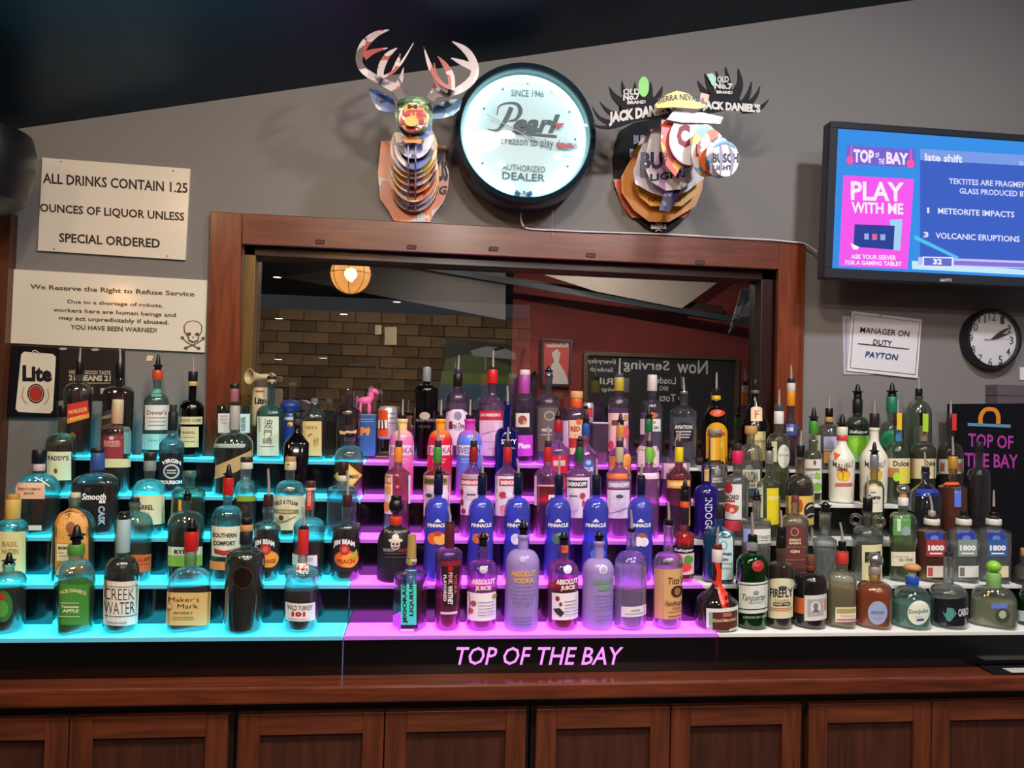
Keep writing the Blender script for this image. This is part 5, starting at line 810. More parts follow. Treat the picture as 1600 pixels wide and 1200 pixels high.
# ---- other things on the ledge and top tier
crop(560, 540)
def ledge(px, py, Y): return at(X(px), Yp(py), Y)
LY = YW-.03
zt_ = sz
def can(px, w, y0, y1, mat, label, items, Y=None):
    Y = Y or LY-.03; c = at(X(px), Yp(y1), Y); c.z = max(c.z, sz) if 1 else c.z; s = (c-CAM).dot(FW)/F_PX; r = w/CR[2]*s/2; h = at(X(px), Yp(y0), Y).z-c.z
    root = empty('drink_can', c, label, 'can', 'cans behind the bottles')
    link('body', lathe([(r*.8, 0), (r, .006), (r, h-.012), (r*.82, h-.002)], 24), mat, root); link('lid', lathe([(r*.84, h-.003), (r*.84, h), (r*.74, h-.002), (0, h-.003)], 24), STEEL, root)
    def mpE(e):
        def mp(x, y):
            q = at(x, y, Y-r)-c; lx = max(-.96*r, min(.96*r, q.x)); return Vector((lx*(1+e/r), -math.sqrt(r*r-lx*lx)-e, max(.004, min(q.z, h-.014))))
        return mp
    decs(items, mpE, root); return root
can(238, 158, 505, 778, M('#b9b2b4', .3, .4), 'orange and silver drink can on the ledge beside the pink bottle', [('R', 160, 540, 246, 755, M('#d8501c', .4)), ('r', 162, 620, 240, 690, M('#ecdcc8')), ('g', stroke([(185, 700), (190, 620)], [12, 10]), INKB), ('g', stroke([(215, 700), (212, 620)], [12, 10]), INKB), ('r', 250, 560, 305, 565, GRYT), ('r', 250, 600, 305, 605, GRYT), ('r', 250, 640, 305, 645, GRYT)])
a = at(X(-55), Yp(792), LY-.04); b = at(X(150), Yp(572), LY-.04)
tb = empty('tin_box', Vector(((a.x+b.x)/2, LY-.04, sz)), 'small blue tin box with an orange animal silhouette on the ledge', 'box')
hx = (b.x-a.x)/2; hz = b.z-sz
link('body', box((-hx, -.0, 0), (hx, .05, hz), bev=.004), M('#2f5a8a', .4), tb)
decs([('g', [(12, 690), (30, 675), (60, 690), (92, 680), (98, 710), (85, 750), (72, 752), (62, 725), (40, 728), (30, 752), (18, 750), (15, 720)], M('#d8893a')), ('r', 20, 610, 130, 616, M('#8aa0b8')), ('r', 20, 630, 130, 636, M('#8aa0b8'))], lambda e: (lambda x, y: Vector(((at(x, y, LY-.04)-tb.location).x, -e, (at(x, y, LY-.04)).z-sz))), tb)
# plain pink toy horse standing on the tin
hc = Vector((tb.location.x-.002, LY-.015, sz+hz))
hs = empty('toy_horse', hc, 'little pink toy horse standing on the blue tin box', 'toy'); PK = M('#e86a9a', .45)
def blob(parts, name, mat, root):
    bm = bmesh.new()
    for (c, r) in parts:
        q = bmesh.ops.create_icosphere(bm, subdivisions=2, radius=1)
        for v in q['verts']: v.co = Vector((v.co.x*r[0]+c[0], v.co.y*r[1]+c[1], v.co.z*r[2]+c[2]))
    me = tomesh(bm); o = link(name, me, mat, root)
    md = o.modifiers.new('r', 'REMESH'); md.mode = 'VOXEL'; md.voxel_size = .0022; md.use_smooth_shade = True; return o
k = .047
blob([((0, 0, k*1.1), (k*.62, k*.34, k*.36)), ((-k*.35, -.008, k*.45), (k*.14, k*.13, k*.55)), ((k*.35, -.008, k*.45), (k*.14, k*.13, k*.55)), ((-k*.4, .009, k*.45), (k*.13, k*.13, k*.5)), ((k*.42, .009, k*.45), (k*.13, k*.13, k*.5)),
      ((k*.5, 0, k*1.5), (k*.25, k*.2, k*.5)), ((k*.72, 0, k*1.95), (k*.32, k*.22, k*.25)), ((k*.98, 0, k*1.82), (k*.18, k*.16, k*.15)), ((k*.6, .006, k*2.22), (k*.07, k*.05, k*.14)), ((k*.3, 0, k*1.25), (k*.35, k*.28, k*.3))], 'body', PK, hs)
blob([((k*.38, 0, k*2.0), (k*.16, k*.13, k*.3)), ((k*.28, 0, k*1.65), (k*.14, k*.12, k*.3)), ((k*.5, 0, k*2.25), (k*.16, k*.12, k*.1))], 'mane', M('#8a5a8a', .6), hs)
blob([((-k*.66, 0, k*1.1), (k*.14, k*.12, k*.42)), ((-k*.72, 0, k*.7), (k*.1, k*.1, k*.3))], 'tail', M('#8a5a8a', .6), hs)
crop(820, 540)
can(525, 92, 475, 640, M('#c9c0c4', .3, .4), 'silver and red soda can peeking over the bottles in front of the window', [('R', 485, 520, 565, 600, M('#b8323a')), ('r', 490, 500, 530, 530, INKB)])
jb = at(X(612), Yp(938), tier_y(5)+.075); jw = 130/CR[2]*jb.y/F_PX/2
jr = empty('clear_jar', Vector((jb.x, jb.y, tier_z(5))), 'square clear plastic tub standing between bottles on the top tier', 'container')
jh = at(X(612), Yp(650), tier_y(5)+.075).z-tier_z(5)
link('body', box((-jw, -.03, .001), (jw, .03, jh), bev=.004), GLASS('#d8ccd8', .08, .6, .12, '#c8b8c8', real=0), jr); link('lid', box((-jw-.002, -.032, jh), (jw+.002, .032, jh+.006), bev=.002), M('#c8b4c8', .4), jr)
link('contents', box((-jw+.004, -.026, .004), (jw-.004, .026, jh*.3)), M('#9a6a8a', .6), jr)
# cream horn lying over the left bottles, blue ball cap and beer-style cups behind
crop(280, 540)
hp = at(X(665), Yp(262), LY-.05); s_ = LY/F_PX
hn = empty('toy_horn', hp, 'small cream toy horn with flared bell turned to the room, beside the window jamb', 'horn')
me = lathe([(.0, .03), (.008, .028), (.012, .0), (.02, -.03), (.031, -.045), (.029, -.046), (.018, -.03), (.009, 0), (0, .02)], 22, axis='Y'); me.transform(Matrix.Rotation(-.7, 4, 'Z')); link('bell', me, M('#cbb98a', .45), hn)
me = tube([(0, 0, 0), (.02, .03, .004), (.03, .035, 0)], .011, 12); link('tube', me, M('#c9b080', .45), hn)
can(668, 130, 345, 668, M('#c9bc98', .4), 'cream can with black gothic lettering standing behind the aqua whisky bottle', [T('Lite', 628, 430, 720, 490, INKB, bold=.06), ('R', 635, 345, 700, 388, M('#b0542c'))])
can(918, 90, 565, 790, M('#20408a', .35), 'blue energy-style can behind the glossy black bottle, under the blue ball', [('r', 880, 575, 955, 620, M('#c9c4b4')), ('e', 925, 655, 22, 18, M('#e0b82c')), ('e', 915, 665, 12, 10, M('#c83a2a'))])
bp = at(X(925), Yp(508), LY-.03); bl = link('blue_ball', lathe([(.001, -.029), (.02, -.024), (.036, -.01), (.04, .002), (.036, .014), (.02, .025), (.001, .028)], 24), M('#1c3478', .4)); bl.location = bp; bl['label'] = 'oval dark blue ball resting on the can near the window jamb'; bl['category'] = 'ball'
# ------------------------------------------------------------------ things on the wall
def board(pts, Y, th, name, mat, label, cat, items=(), group=None, rnd=0):
    """a flat board with real thickness whose front is at depth Y; pts in crop coordinates"""
    q = [P(p) for p in pts]; c = at(sum(p[0] for p in q)/len(q), sum(p[1] for p in q)/len(q), Y)
    r = empty(name, c, label, cat, group)
    panel(pts, Y, th, 'panel', mat, r)
    decs(items, lambda e: (lambda x, y: at(x, y, Y-e)-c), r, 0, 0)
    return r
def panel(pts, Y, th, name, mat, root, bev=0):
    c = root.matrix_basis.translation; bm = bmesh.new()
    a = [bm.verts.new(at(*P(p), Y)-c) for p in pts]; b = [bm.verts.new(v.co+Vector((0, th, 0))) for v in a]
    n = len(a); sn = getattr(pts, 'n', 0); fill(bm, a, sn); fill(bm, b, sn)
    for i in range(n): bm.faces.new((a[i], a[(i+1) % n], b[(i+1) % n], b[i]))
    bmesh.ops.recalc_face_normals(bm, faces=bm.faces)
    return link(name, tomesh(bm), mat, root)
SIGN = M('#e3d6c6', .22); INK = M('#32241c', .6)
crop(0, 160, 4)
s1 = board([(265, 345), (1188, 415), (1158, 985), (235, 925)], YW-.012, .011, 'wall_sign', SIGN, 'tan plastic sign about drinks containing ounces of liquor, upper left wall', 'sign', [
    ('t', 'ALL DRINKS CONTAIN 1.25', 268, 440, 1172, 505, INK, dict(slope=.07, bold=.022)),
    ('t', 'OUNCES OF LIQUOR UNLESS', 250, 630, 1152, 692, INK, dict(slope=.065, bold=.022)),
    ('t', 'SPECIAL ORDERED', 370, 815, 1000, 873, INK, dict(slope=.06, bold=.022))], 'laminated notices on the wall')
def screws(root, pts, Y, c='#2a1a12', r=3.2):
    for p in pts: panel(ell(p[0], p[1], r*CR[2]/4, r*CR[2]/4, 10), Y-.004, .004, 'screw', M(c, .4), root)
screws(s1, [(380, 369), (1082, 426), (336, 914), (1045, 960)], YW-.012)
crop(0, 400, 4)
IN2 = M('#5a483c', .6)
s2 = board([(78, 82), (1296, 152), (1280, 603), (50, 543)], YW-.012, .011, 'wall_sign', M('#e6dccb', .12), 'tan plastic sign refusing service with skull and crossbones, beside the window frame', 'sign', [
    ('t', 'We Reserve the Right to Refuse Service', 188, 175, 1216, 215, IN2, dict(slope=.047, bold=.025)),
    ('t', 'Due to a shortage of robots,', 422, 272, 1018, 302, IN2, dict(slope=.045, bold=.02)),
    ('t', 'workers here are human beings and', 332, 322, 1100, 355, IN2, dict(slope=.045, bold=.02)),
    ('t', 'may act unpredictably if abused.', 370, 372, 1056, 405, IN2, dict(slope=.045, bold=.02)),
    ('t', 'YOU HAVE BEEN WARNED!', 442, 428, 980, 458, IN2, dict(slope=.04, bold=.02)),
    # skull and crossbones, drawn as outlines
    ('g', stroke([(1140, 510), (1170, 540), (1240, 575)], [8, 5, 8]), IN2), ('g', stroke([(1272, 515), (1240, 540), (1165, 572)], [8, 5, 8]), IN2),
    ('e', 1140, 510, 11, 9, IN2), ('e', 1270, 514, 11, 9, IN2), ('e', 1242, 576, 11, 9, IN2), ('e', 1162, 574, 11, 9, IN2),
    ('g', [(1150, 470), (1148, 435), (1170, 410), (1208, 402), (1245, 412), (1265, 438), (1262, 475), (1245, 500), (1240, 530), (1210, 540), (1180, 530), (1172, 500)], IN2),
    ('g', [(1156, 470), (1154, 437), (1174, 415), (1208, 408), (1241, 417), (1258, 440), (1256, 473), (1239, 497), (1233, 524), (1210, 533), (1186, 524), (1178, 497)], SIGN),
    ('e', 1181, 488, 14, 11, IN2), ('e', 1232, 490, 14, 11, IN2), ('g', [(1206, 500), (1200, 514), (1212, 514)], IN2)], 'laminated notices on the wall')
s3 = board([(75, 558), (358, 572), (350, 1010), (45, 1003)], YW-.02, .018, 'beer_sign', M('#0c0a12', .3), 'black tin beer sign with a white can, left edge of wall', 'sign', [
    ('G', [(132, 615), (150, 598), (330, 612), (350, 632), (330, 965), (312, 984), (115, 975), (97, 955)], M('#e9dcc6', .3)),
    ('t', 'Lite', 140, 682, 325, 785, M('#14101c', .5), dict(bold=.05, slope=.02)),
    ('e', 224, 860, 53, 61, M('#15101a', .4)), ('e', 224, 860, 45, 52, M('#d8c4b4', .4)), ('e', 224, 860, 42, 49, M('#b5352c', .4)),
    ('g', stroke([(150, 822), (138, 870), (152, 905), (172, 925)], [6, 6, 6, 4]), M('#c79a62', .4)), ('g', stroke([(295, 830), (306, 870), (295, 905), (275, 928)], [6, 6, 6, 4]), M('#c79a62', .4)),
    ('g', stroke([(205, 612), (205, 595), (225, 592), (255, 614)], [7, 7, 7, 5]), M('#cfc4ba', .4))])
s4 = board([(350, 572), (780, 592), (780, 905), (352, 900)], YW-.004, .003, 'poster', M('#211715', .5), 'dark poster with pale age warning lettering beside black beer sign', 'poster', [
    ('t', 'HAVE A GOOD TASTE', 432, 712, 692, 738, M('#b9a896', .6), dict(bold=.04, slope=.02)),
    ('t', '21 MEANS 21', 430, 742, 692, 778, M('#d5c5b2', .6), dict(bold=.04, slope=.02)),
    ('r', 430, 790, 692, 800, M('#8a7a6c', .6)), ('r', 500, 820, 582, 860, M('#b9aea0', .6)), ('r', 628, 825, 692, 862, M('#b9aea0', .6)),
    ('e', 310, 578, 26, 8, M('#b9aea0', .6)), ('e', 395, 580, 26, 8, M('#b9aea0', .6)), ('e', 595, 585, 26, 8, M('#b9aea0', .6))])
t_ = board([(920, 622), (958, 622), (950, 655), (912, 658)], YW-.003, .002, 'paper_scrap', M('#e0d39a', .6), 'small torn yellowed tape scrap on the wall under the service sign', 'tape')
# ---- manager notice
crop(1280, 440, 5)
PAP = M('#e2dde0', .3)
board([(182, 268), (300, 262), (430, 728), (190, 726)], YW-.004, .003, 'notice', M('#b7b3c4', .35), 'older paper notice showing behind the manager notice', 'paper', [('g', stroke([(250, 286), (212, 290), (212, 705)], [3, 3, 3]), INK)], 'manager notices')
s5 = board([(256, 230), (802, 295), (768, 755), (216, 697)], YW-.009, .004, 'notice', PAP, 'white laminated manager on duty notice hanging beside the round clock', 'paper', [
    ('g', [(275, 252), (788, 316), (785, 319), (272, 255)], INK), ('g', [(788, 316), (752, 728), (748, 727), (784, 316)], INK), ('g', [(242, 671), (752, 725), (752, 729), (242, 675)], INK), ('g', [(275, 252), (245, 673), (241, 673), (271, 252)], INK),
    ('t', 'MANAGER ON', 318, 352, 708, 398, M('#18181c', .5), dict(slope=.09, bold=.01, shear=.15)), ('t', 'DUTY', 420, 450, 572, 492, M('#18181c', .5), dict(slope=.08, bold=.01, shear=.15)),
    ('g', [(302, 480), (702, 524), (702, 530), (302, 486)], M('#2a2a32', .5)),
    ('t', 'PAYTON', 358, 542, 620, 590, M('#2c3f78', .5), dict(slope=.1, bold=.015, shear=.25))], 'manager notices')
link('pin', lathe([(.0025, 0), (.0035, .012), (.001, .018)], 8, axis='Y', center=at(X(490), Yp(262), YW-.025)-s5.location), STEEL, s5)
# ---- round wall clock
def clock_disc(px, py, rpx, Y, root, name, mat, y0, y1, prof=None):
    pass
cc = at(X(1345), Yp(450), YW-.03); k5 = 1/5*(YW/F_PX)*1.0
rr = 225/5*YW/F_PX*1.12
ck = empty('wall_clock', cc, 'round black-rimmed wall clock with white face and black numerals', 'clock')
link('case', lathe([(rr*.8, .03), (rr*1.0, .028), (rr*1.02, .0), (rr*.98, -.02), (rr*.9, -.022), (rr*.87, -.008), (rr*.87, .004)], 40, axis='Y'), M('#181a22', .3), ck)
link('dial', lathe([(rr*.89, -.004), (.0, -.0045)], 40, axis='Y'), M('#e4dfe2', .4), ck)
# numerals follow the measured dial
yD = cc.y-.006
def cpt(a, f): return 1345+f*200*math.sin(a)*1.0, 450-f*225*math.cos(a)
NUM = M('#3c3a44', .5)
for h in range(1, 13):
    a = math.radians(h*30+3); x, y = cpt(a, .79); w_ = 28 if h > 9 else 15
    link('numeral', text_mesh(str(h), X(x-w_), Yp(y-31), X(x+w_), Yp(y+31), lambda u, v: at(u, v, yD)-cc, bold=.005, slope=.05), NUM, ck)
def hand(root, pts, ws, Y, mat, c, nm='hand'):
    me = mapped(flat_bm(PP(stroke(pts, ws))), lambda x, y: at(x, y, Y)-c); return link(nm, me, mat, root)
hand(ck, [(1345, 450), (1420, 400), (1495, 355)], [8, 26, 3], yD-.003, M('#17171c', .4), cc)
hand(ck, [(1345, 450), (1410, 425), (1485, 405)], [8, 24, 3], yD-.004, M('#17171c', .4), cc)
hand(ck, [(1290, 452), (1345, 450), (1500, 447)], [7, 4, 2], yD-.005, M('#8d2a35', .4), cc)
link('crystal', lathe([(rr*.9, -.016), (rr*.6, -.02), (0, -.021)], 32, axis='Y'), GLASS('#ffffff', .03, .3, real=0), ck)
# ---- television
crop(1270, 180, 4.285)
TY = YW-.24
tv = empty('television', at(1560, 320, TY), 'wall-mounted flat television showing a blue trivia game screen', 'television'); tl = tv.location
def tvp(u, v, lift=0):  # u,v over the outer case
    a = at(1296.5, 189.5, TY); b = at(1286, 434, TY); wv = Vector((1.13, .0, 0)); z = b-a
    p = a+wv*u+z*v; p.y = TY-lift+.05*0; return p-tl
def tvbox(u0, v0, u1, v1, f, bk, name, mat, bev=.003):
    bm = bmesh.new(); q = [(u0, v0), (u1, v0), (u1, v1), (u0, v1)]
    a = [bm.verts.new(tvp(*p)+Vector((0, -f, 0))) for p in q]; b = [bm.verts.new(tvp(*p)+Vector((0, bk, 0))) for p in q]
    bm.faces.new(a); bm.faces.new(b[::-1])
    for i in range(4): bm.faces.new((a[i], a[(i+1) % 4], b[(i+1) % 4], b[i]))
    bmesh.ops.recalc_face_normals(bm, faces=bm.faces)
    if bev: bmesh.ops.bevel(bm, geom=bm.edges[:], offset=bev, segments=2, affect='EDGES')
    return link(name, tomesh(bm), mat, tv)
TVB = M('#2b2c33', .3)
tvbox(0, 0, 1, 1, .0, .05, 'case', TVB)
for q in ((0, 0, 1, .045), (0, .938, 1, 1), (0, .045, .03, .938), (.97, .045, 1, .938)): tvbox(*q, .008, .0, 'bezel', TVB, .002)
tvbox(.3, .3, .7, .7, -.05, .19, 'bracket', BLACK)
sc = tvbox(.028, .043, .972, .94, .002, .0, 'screen', EM('#3f97f2', .74), 0)
def emi(c, s=.78): return EM(c, s)
TVI = [('r', 720, 225, 1900, 300, emi('#7fa0ec'), dict(slope=.06)), ('r', 718, 300, 1900, 960, emi('#4568cf', .74), dict(slope=.055)),
 ('g', [(205, 402), (678, 428), (634, 1030), (175, 1010)], emi('#fb5df3')), ('g', [(230, 200), (690, 232), (688, 350), (222, 330)], emi('#7a6ad6')),
 ('t', 'TOP', 272, 225, 410, 315, emi('#ffe9ff'), dict(bold=.05, slope=.06)), ('t', 'OF', 418, 250, 445, 285, emi('#ffe9ff'), dict(bold=.03)), ('t', 'THE', 440, 290, 480, 328, emi('#ffe9ff'), dict(bold=.03)),
 ('t', 'BAY', 492, 245, 640, 325, emi('#ffe9ff'), dict(bold=.05, slope=.06)), ('e', 250, 300, 24, 30, emi('#ff5fb0')), ('g', stroke([(255, 280), (260, 205)], [12, 10]), emi('#ff5fb0')), ('e', 655, 325, 26, 30, emi('#ff5fb0')), ('g', stroke([(655, 300), (658, 232)], [12, 10]), emi('#ff5fb0')),
 ('t', 'PLAY', 255, 440, 610, 568, emi('#fff4ff'), dict(bold=.028, slope=.03)), ('t', 'WITH ME', 258, 580, 606, 655, emi('#fff4ff'), dict(bold=.03, slope=.03)),
 ('g', [(515, 700), (600, 695), (585, 905), (540, 905)], emi('#a9d8f6')), ('g', [(280, 730), (548, 740), (540, 900), (272, 880)], emi('#33479c')), ('g', [(252, 855), (310, 882), (300, 900), (270, 898)], emi('#ffffff')),
 ('r', 345, 792, 375, 832, emi('#9fb4ee')), ('r', 397, 795, 430, 835, emi('#e66aa6')), ('r', 452, 797, 485, 837, emi('#9fb4ee')),
 ('t', 'ASK YOUR SERVER', 258, 930, 558, 962, emi('#fff4ff'), dict(bold=.028, slope=.03)), ('t', 'FOR A GAMING TABLET', 217, 970, 595, 1000, emi('#fff4ff'), dict(bold=.028, slope=.03)),
 ('t', 'late shift', 750, 252, 1002, 305, emi('#e8ecff'), dict(bold=.035, slope=.06)), ('t', 'Question', 1380, 308, 1500, 335, emi('#e8ecff'), dict(slope=.05)),
 ('t', 'TEKTITES ARE FRAGMENTS OF', 912, 422, 1560, 460, emi('#dfe2ff'), dict(bold=.02, slope=.05)), ('t', 'GLASS PRODUCED BY', 982, 487, 1440, 525, emi('#dfe2ff'), dict(bold=.02, slope=.05)),
 ('t', '1', 765, 618, 780, 655, emi('#e8ecff'), dict(bold=.0)), ('t', 'METEORITE IMPACTS', 838, 620, 1350, 660, emi('#e8ecff'), dict(bold=.02, slope=.05)),
 ('t', '3', 740, 780, 775, 818, emi('#e8ecff'), dict(bold=.04)), ('t', 'VOLCANIC ERUPTIONS', 822, 785, 1385, 825, emi('#e8ecff'), dict(bold=.02, slope=.045)),
 ('g', [(680, 800), (980, 950), (960, 962), (680, 830)], emi('#57c7f5')), ('g', [(664, 975), (1900, 1075), (1900, 1095), (664, 1030)], emi('#c9f0ff')),
 ('g', stroke([(705, 975), (1900, 1020)], [52, 52]), emi('#c7c5ff')), ('g', stroke([(735, 980), (940, 985)], [68, 68]), emi('#f3f0ff')), ('g', stroke([(745, 980), (930, 985)], [52, 52]), emi('#6573d8')), ('g', stroke([(945, 988), (1900, 1024)], [28, 28]), emi('#8e78dc')),
 ('t', '32', 805, 962, 865, 1000, emi('#ffffff'), dict(bold=.04)), ('t', 'SANYO', 848, 1094, 930, 1114, M('#c9cbd6', .4), dict(bold=.02, shear=.2))]
decs(TVI, lambda e: (lambda x, y: at(x, y, TY-.010-e)-tl), tv, 0, 0)
for o in list(tv.children):
    if o.name.startswith('emblem'): o.name = 'screen_graphic'
# ---- neon wall clock
crop(700, 90, 4.285)
NY = YW-.17; nc = at(X(522), Yp(505), NY); R = (438/4.285)*NY/F_PX
nk = empty('neon_clock', nc, 'large round neon-lit advertising clock with drum lettering above the window', 'clock')
link('case', lathe([(R*.9, .168), (R*1.08, .165), (R*1.13, .1), (R*1.13, .02), (R*1.1, -.005), (R*1.02, -.012), (R*.995, .0), (R*.995, .05)], 56, axis='Y'), M('#10202a', .22), nk)
link('dial', lathe([(R*.995, .045), (0, .044)], 56, axis='Y'), M('#cde4ea', .5), nk)
def cp(a, r_, y): return Vector((r_*math.sin(a), y, -r_*math.cos(a)))
link('neon_tube', tube([cp(math.radians(9+342*i/60), R*.9, .028) for i in range(61)], .014, 8), EM((.5, .97, 1.0), 3.8), nk)
for sgn in (-1, 1): link('tube_holder', tube([cp(math.radians(sgn*9), R*.9, .028), cp(math.radians(sgn*4), R*.92, .04)], .009, 8), M('#2c7fb5', .3), nk)
GR = M('#2c4650', .5); RED = M('#c0353c', .5)
NI = [('t', 'SINCE 1946', 424, 213, 642, 258, GR, dict(slope=.03)), ('t', 'earl', 438, 372, 752, 500, GR, dict(bold=.04, shear=.35, slope=.03)),
 ('g', stroke([(330, 385), (342, 325), (405, 303), (465, 312), (486, 360), (455, 412), (405, 425)], [6, 10, 12, 18, 28, 18, 6]), GR), ('g', stroke([(425, 332), (385, 420), (330, 485), (264, 478)], [30, 32, 16, 6]), GR),
 ('g', [(378, 486), (730, 520), (728, 536), (370, 502)], GR), ('t', 'The best reason to play drums', 165, 508, 865, 580, GR, dict(slope=.07)),
 ('t', 'AUTHORIZED', 366, 710, 652, 750, GR, dict(slope=.07)), ('t', 'DEALER', 364, 762, 650, 812, GR, dict(slope=.07, bold=.01))]
for h in range(12):
    a = math.radians(h*30+2); NI.append(('e', 522+330*math.sin(a), 535-365*math.cos(a), 8, 8, GR))
decs(NI, lambda e: (lambda x, y: at(x, y, nc.y+.042-e)-nc), nk, 0, 0)
hand(nk, [(255, 378), (520, 520), (700, 605)], [3, 9, 7], nc.y+.03, M('#7c8f98', .4), nc); hand(nk, [(520, 520), (620, 548), (740, 572)], [5, 4, 4], nc.y+.029, M('#7c8f98', .4), nc)
me = mapped(flat_bm([P(p) for p in [(730, 568), (848, 592), (845, 612), (735, 600)]]), lambda x, y: at(x, y, nc.y+.027)-nc); link('hand_tip', me, RED, nk)
me = mapped(flat_bm([P(p) for p in [(710, 440), (783, 438), (740, 480)]]), lambda x, y: at(x, y, nc.y+.027)-nc); link('hand_tip', me, RED, nk)
link('glass_cover', lathe([(R*.99, .004), (R*.7, -.006), (0, -.012)], 48, axis='Y'), GLASS('#ffffff', .035, .25, real=0), nk)
link('pull_chain', tube([at(X(700), Yp(1020), NY+.1)-nc, at(X(698), Yp(1060), NY+.12)-nc, at(X(695), Yp(1195), NY+.13)-nc], .0015, 6), STEEL, nk)
cpts = smoothpts([(490, 1040), (490, 1090), (520, 1140), (620, 1152), (750, 1158), (920, 1166), (1114, 1172), (1500, 1185), (1850, 1205), (2150, 1220), (2300, 1235), (2385, 1245), (2470, 1300)], 5, False)
cb = link('power_cable', tube([at(X(x), Yp(y), YW-.035 if i > 8 else YW-.06) for i, (x, y) in enumerate(cpts)], .0035, 6), M('#d9cfd0', .5))
cb['label'] = 'thin white power cable running from the neon clock along the frame top'; cb['category'] = 'cable'

# ---- deer trophy
crop(540, 30, 3.529)
dr_ = empty('deer_trophy', at(X(370), Yp(900), YW-.05), 'layered cardboard deer head trophy printed with can graphics, left of neon clock', 'trophy', 'cardboard head trophies')
WARM = ['#e0672a', '#e9a35c', '#d9cfd6', '#f0b36a', '#c9452c', '#b9b4cf']; COOL = ['#3d5fae', '#e8e2e6', '#8e95c4', '#f2e9df', '#20263f', '#c9c3dd']; YEL = ['#e3b52f', '#f1d36a', '#d98a2b', '#efe3c2']
GRN = ['#3f7d3c', '#6aa35a', '#2d5a33', '#cfd8c0']; REDW = ['#e9dfd6', '#c8322b', '#f0e8df', '#d9a33a']; ANT = ['#cfc0c2', '#b8a4a8', '#a8433c', '#d9cdd0', '#5b4a52', '#c2b2b6']
def sheet(root, pts, Y, mat, nm='slice', th=.006): return panel(pts, Y, th, nm, mat, root)
sheet(dr_, [(195, 672), (375, 668), (555, 700), (548, 760), (570, 850), (565, 930), (540, 1010), (490, 1070), (465, 1118), (300, 1115), (265, 1110), (240, 1060), (190, 990), (178, 850), (190, 760)], YW-.016, COLLAGE(['#d9632c', '#b9b7c0', '#cfc9c8', '#8d8ea8', '#e0733a'], 7, 1), 'plaque', .014)
decs([('t', 'LIM', 398, 1078, 462, 1104, WHITE, dict(bold=.05)), ('t', 'IG', 495, 918, 560, 968, M('#18161e'), dict(bold=.05, shear=.2)), ('t', 'US', 505, 780, 565, 895, M('#18161e'), dict(bold=.05))], lambda e: (lambda x, y: at(x, y, YW-.0165-e)-dr_.location), dr_)
def body(cx, y0, y1, rx): return [(cx-rx*math.sin(a)*1.0, (y0+y1)/2-(y1-y0)/2*math.cos(a)) for a in [2*math.pi*i/26 for i in range(26)]]
for i, (cx, y0, y1, rx, Y, c, s) in enumerate([(378, 700, 1062, 138, .05, WARM, 9), (376, 680, 1030, 140, .085, ['#f0a860', '#e9d8c8', '#d9822f'], 8), (374, 660, 1008, 136, .12, WARM, 12), (374, 640, 960, 134, .155, ['#e9b66a', '#3a3550', '#e9dfd6', '#d8772c'], 9),
        (373, 620, 922, 130, .19, WARM, 13), (372, 600, 880, 132, .225, YEL, 10), (376, 560, 852, 130, .255, YEL+['#c9c3dd'], 9), (378, 540, 828, 112, .285, COOL, 10), (378, 520, 770, 104, .31, COOL, 13)]):
    sheet(dr_, body(cx, y0, y1, rx), YW-Y, COLLAGE(c, s, i), 'neck_slice')
for x in (344, 385): 
    bm = bmesh.new(); q = [(x-2.5, 640, .345), (x-2.5, 800, .31), (x-2.5, 1055, .06), (x-2.5, 1055, .03), (x-2.5, 640, .03)]
    a = [bm.verts.new(at(X(p[0]), Yp(p[1]), YW-p[2])-dr_.location) for p in q]; b = [bm.verts.new(v.co+Vector((.005, 0, 0))) for v in a]
    bm.faces.new(a); bm.faces.new(b[::-1])
    for i in range(5): bm.faces.new((a[i], a[(i+1) % 5], b[(i+1) % 5], b[i]))
    bmesh.ops.recalc_face_normals(bm, faces=bm.faces); link('spine_rib', tomesh(bm), COLLAGE(COOL+['#e0a05a', '#7a4f8e'], 16, 5), dr_)
sheet(dr_, [(128, 382), (165, 385), (205, 405), (262, 440), (275, 480), (275, 520), (225, 512), (180, 500), (148, 460)], YW-.29, COLLAGE(['#2f4f92', '#e8e0d8', '#3c62a8', '#6b8ac4'], 14, 2), 'ear')
sheet(dr_, [(642, 443), (600, 440), (548, 452), (482, 475), (480, 550), (530, 548), (590, 530), (628, 495)], YW-.29, COLLAGE(['#4b7fb8', '#dfe6ea', '#7fb2d4', '#e9e2d0'], 12, 3), 'ear')
sheet(dr_, [(290, 450), (335, 424), (420, 430), (468, 455), (482, 520), (475, 600), (440, 655), (380, 650), (320, 640), (285, 590), (272, 520)], YW-.30, COLLAGE(GRN, 11, 4), 'head_slice')
sheet(dr_, [(300, 465), (340, 440), (415, 443), (455, 475), (462, 540), (450, 600), (410, 632), (330, 628), (292, 580), (285, 520)], YW-.335, COLLAGE(GRN, 15, 8), 'head_slice')
sheet(dr_, body(370, 460, 627, 76), YW-.365, COLLAGE(REDW, 16, 6), 'muzzle_slice')
sheet(dr_, body(366, 500, 622, 66), YW-.39, COLLAGE(REDW+['#b4252a'], 24, 7), 'muzzle_slice')
decs([('t', 'LITE', 312, 500, 425, 530, M('#c0302a'), dict(bold=.05)), ('t', 'M', 342, 470, 395, 495, INK, dict(bold=.03)), ('r', 300, 556, 325, 580, M('#a62c34')), ('r', 405, 556, 432, 580, M('#a62c34')), ('t', 'RED', 330, 592, 412, 615, M('#c0302a'), dict(bold=.05))], lambda e: (lambda x, y: at(x, y, YW-.391-e)-dr_.location), dr_)
sheet(dr_, body(364, 535, 590, 38), YW-.41, M('#d9b24a', .4), 'nose')
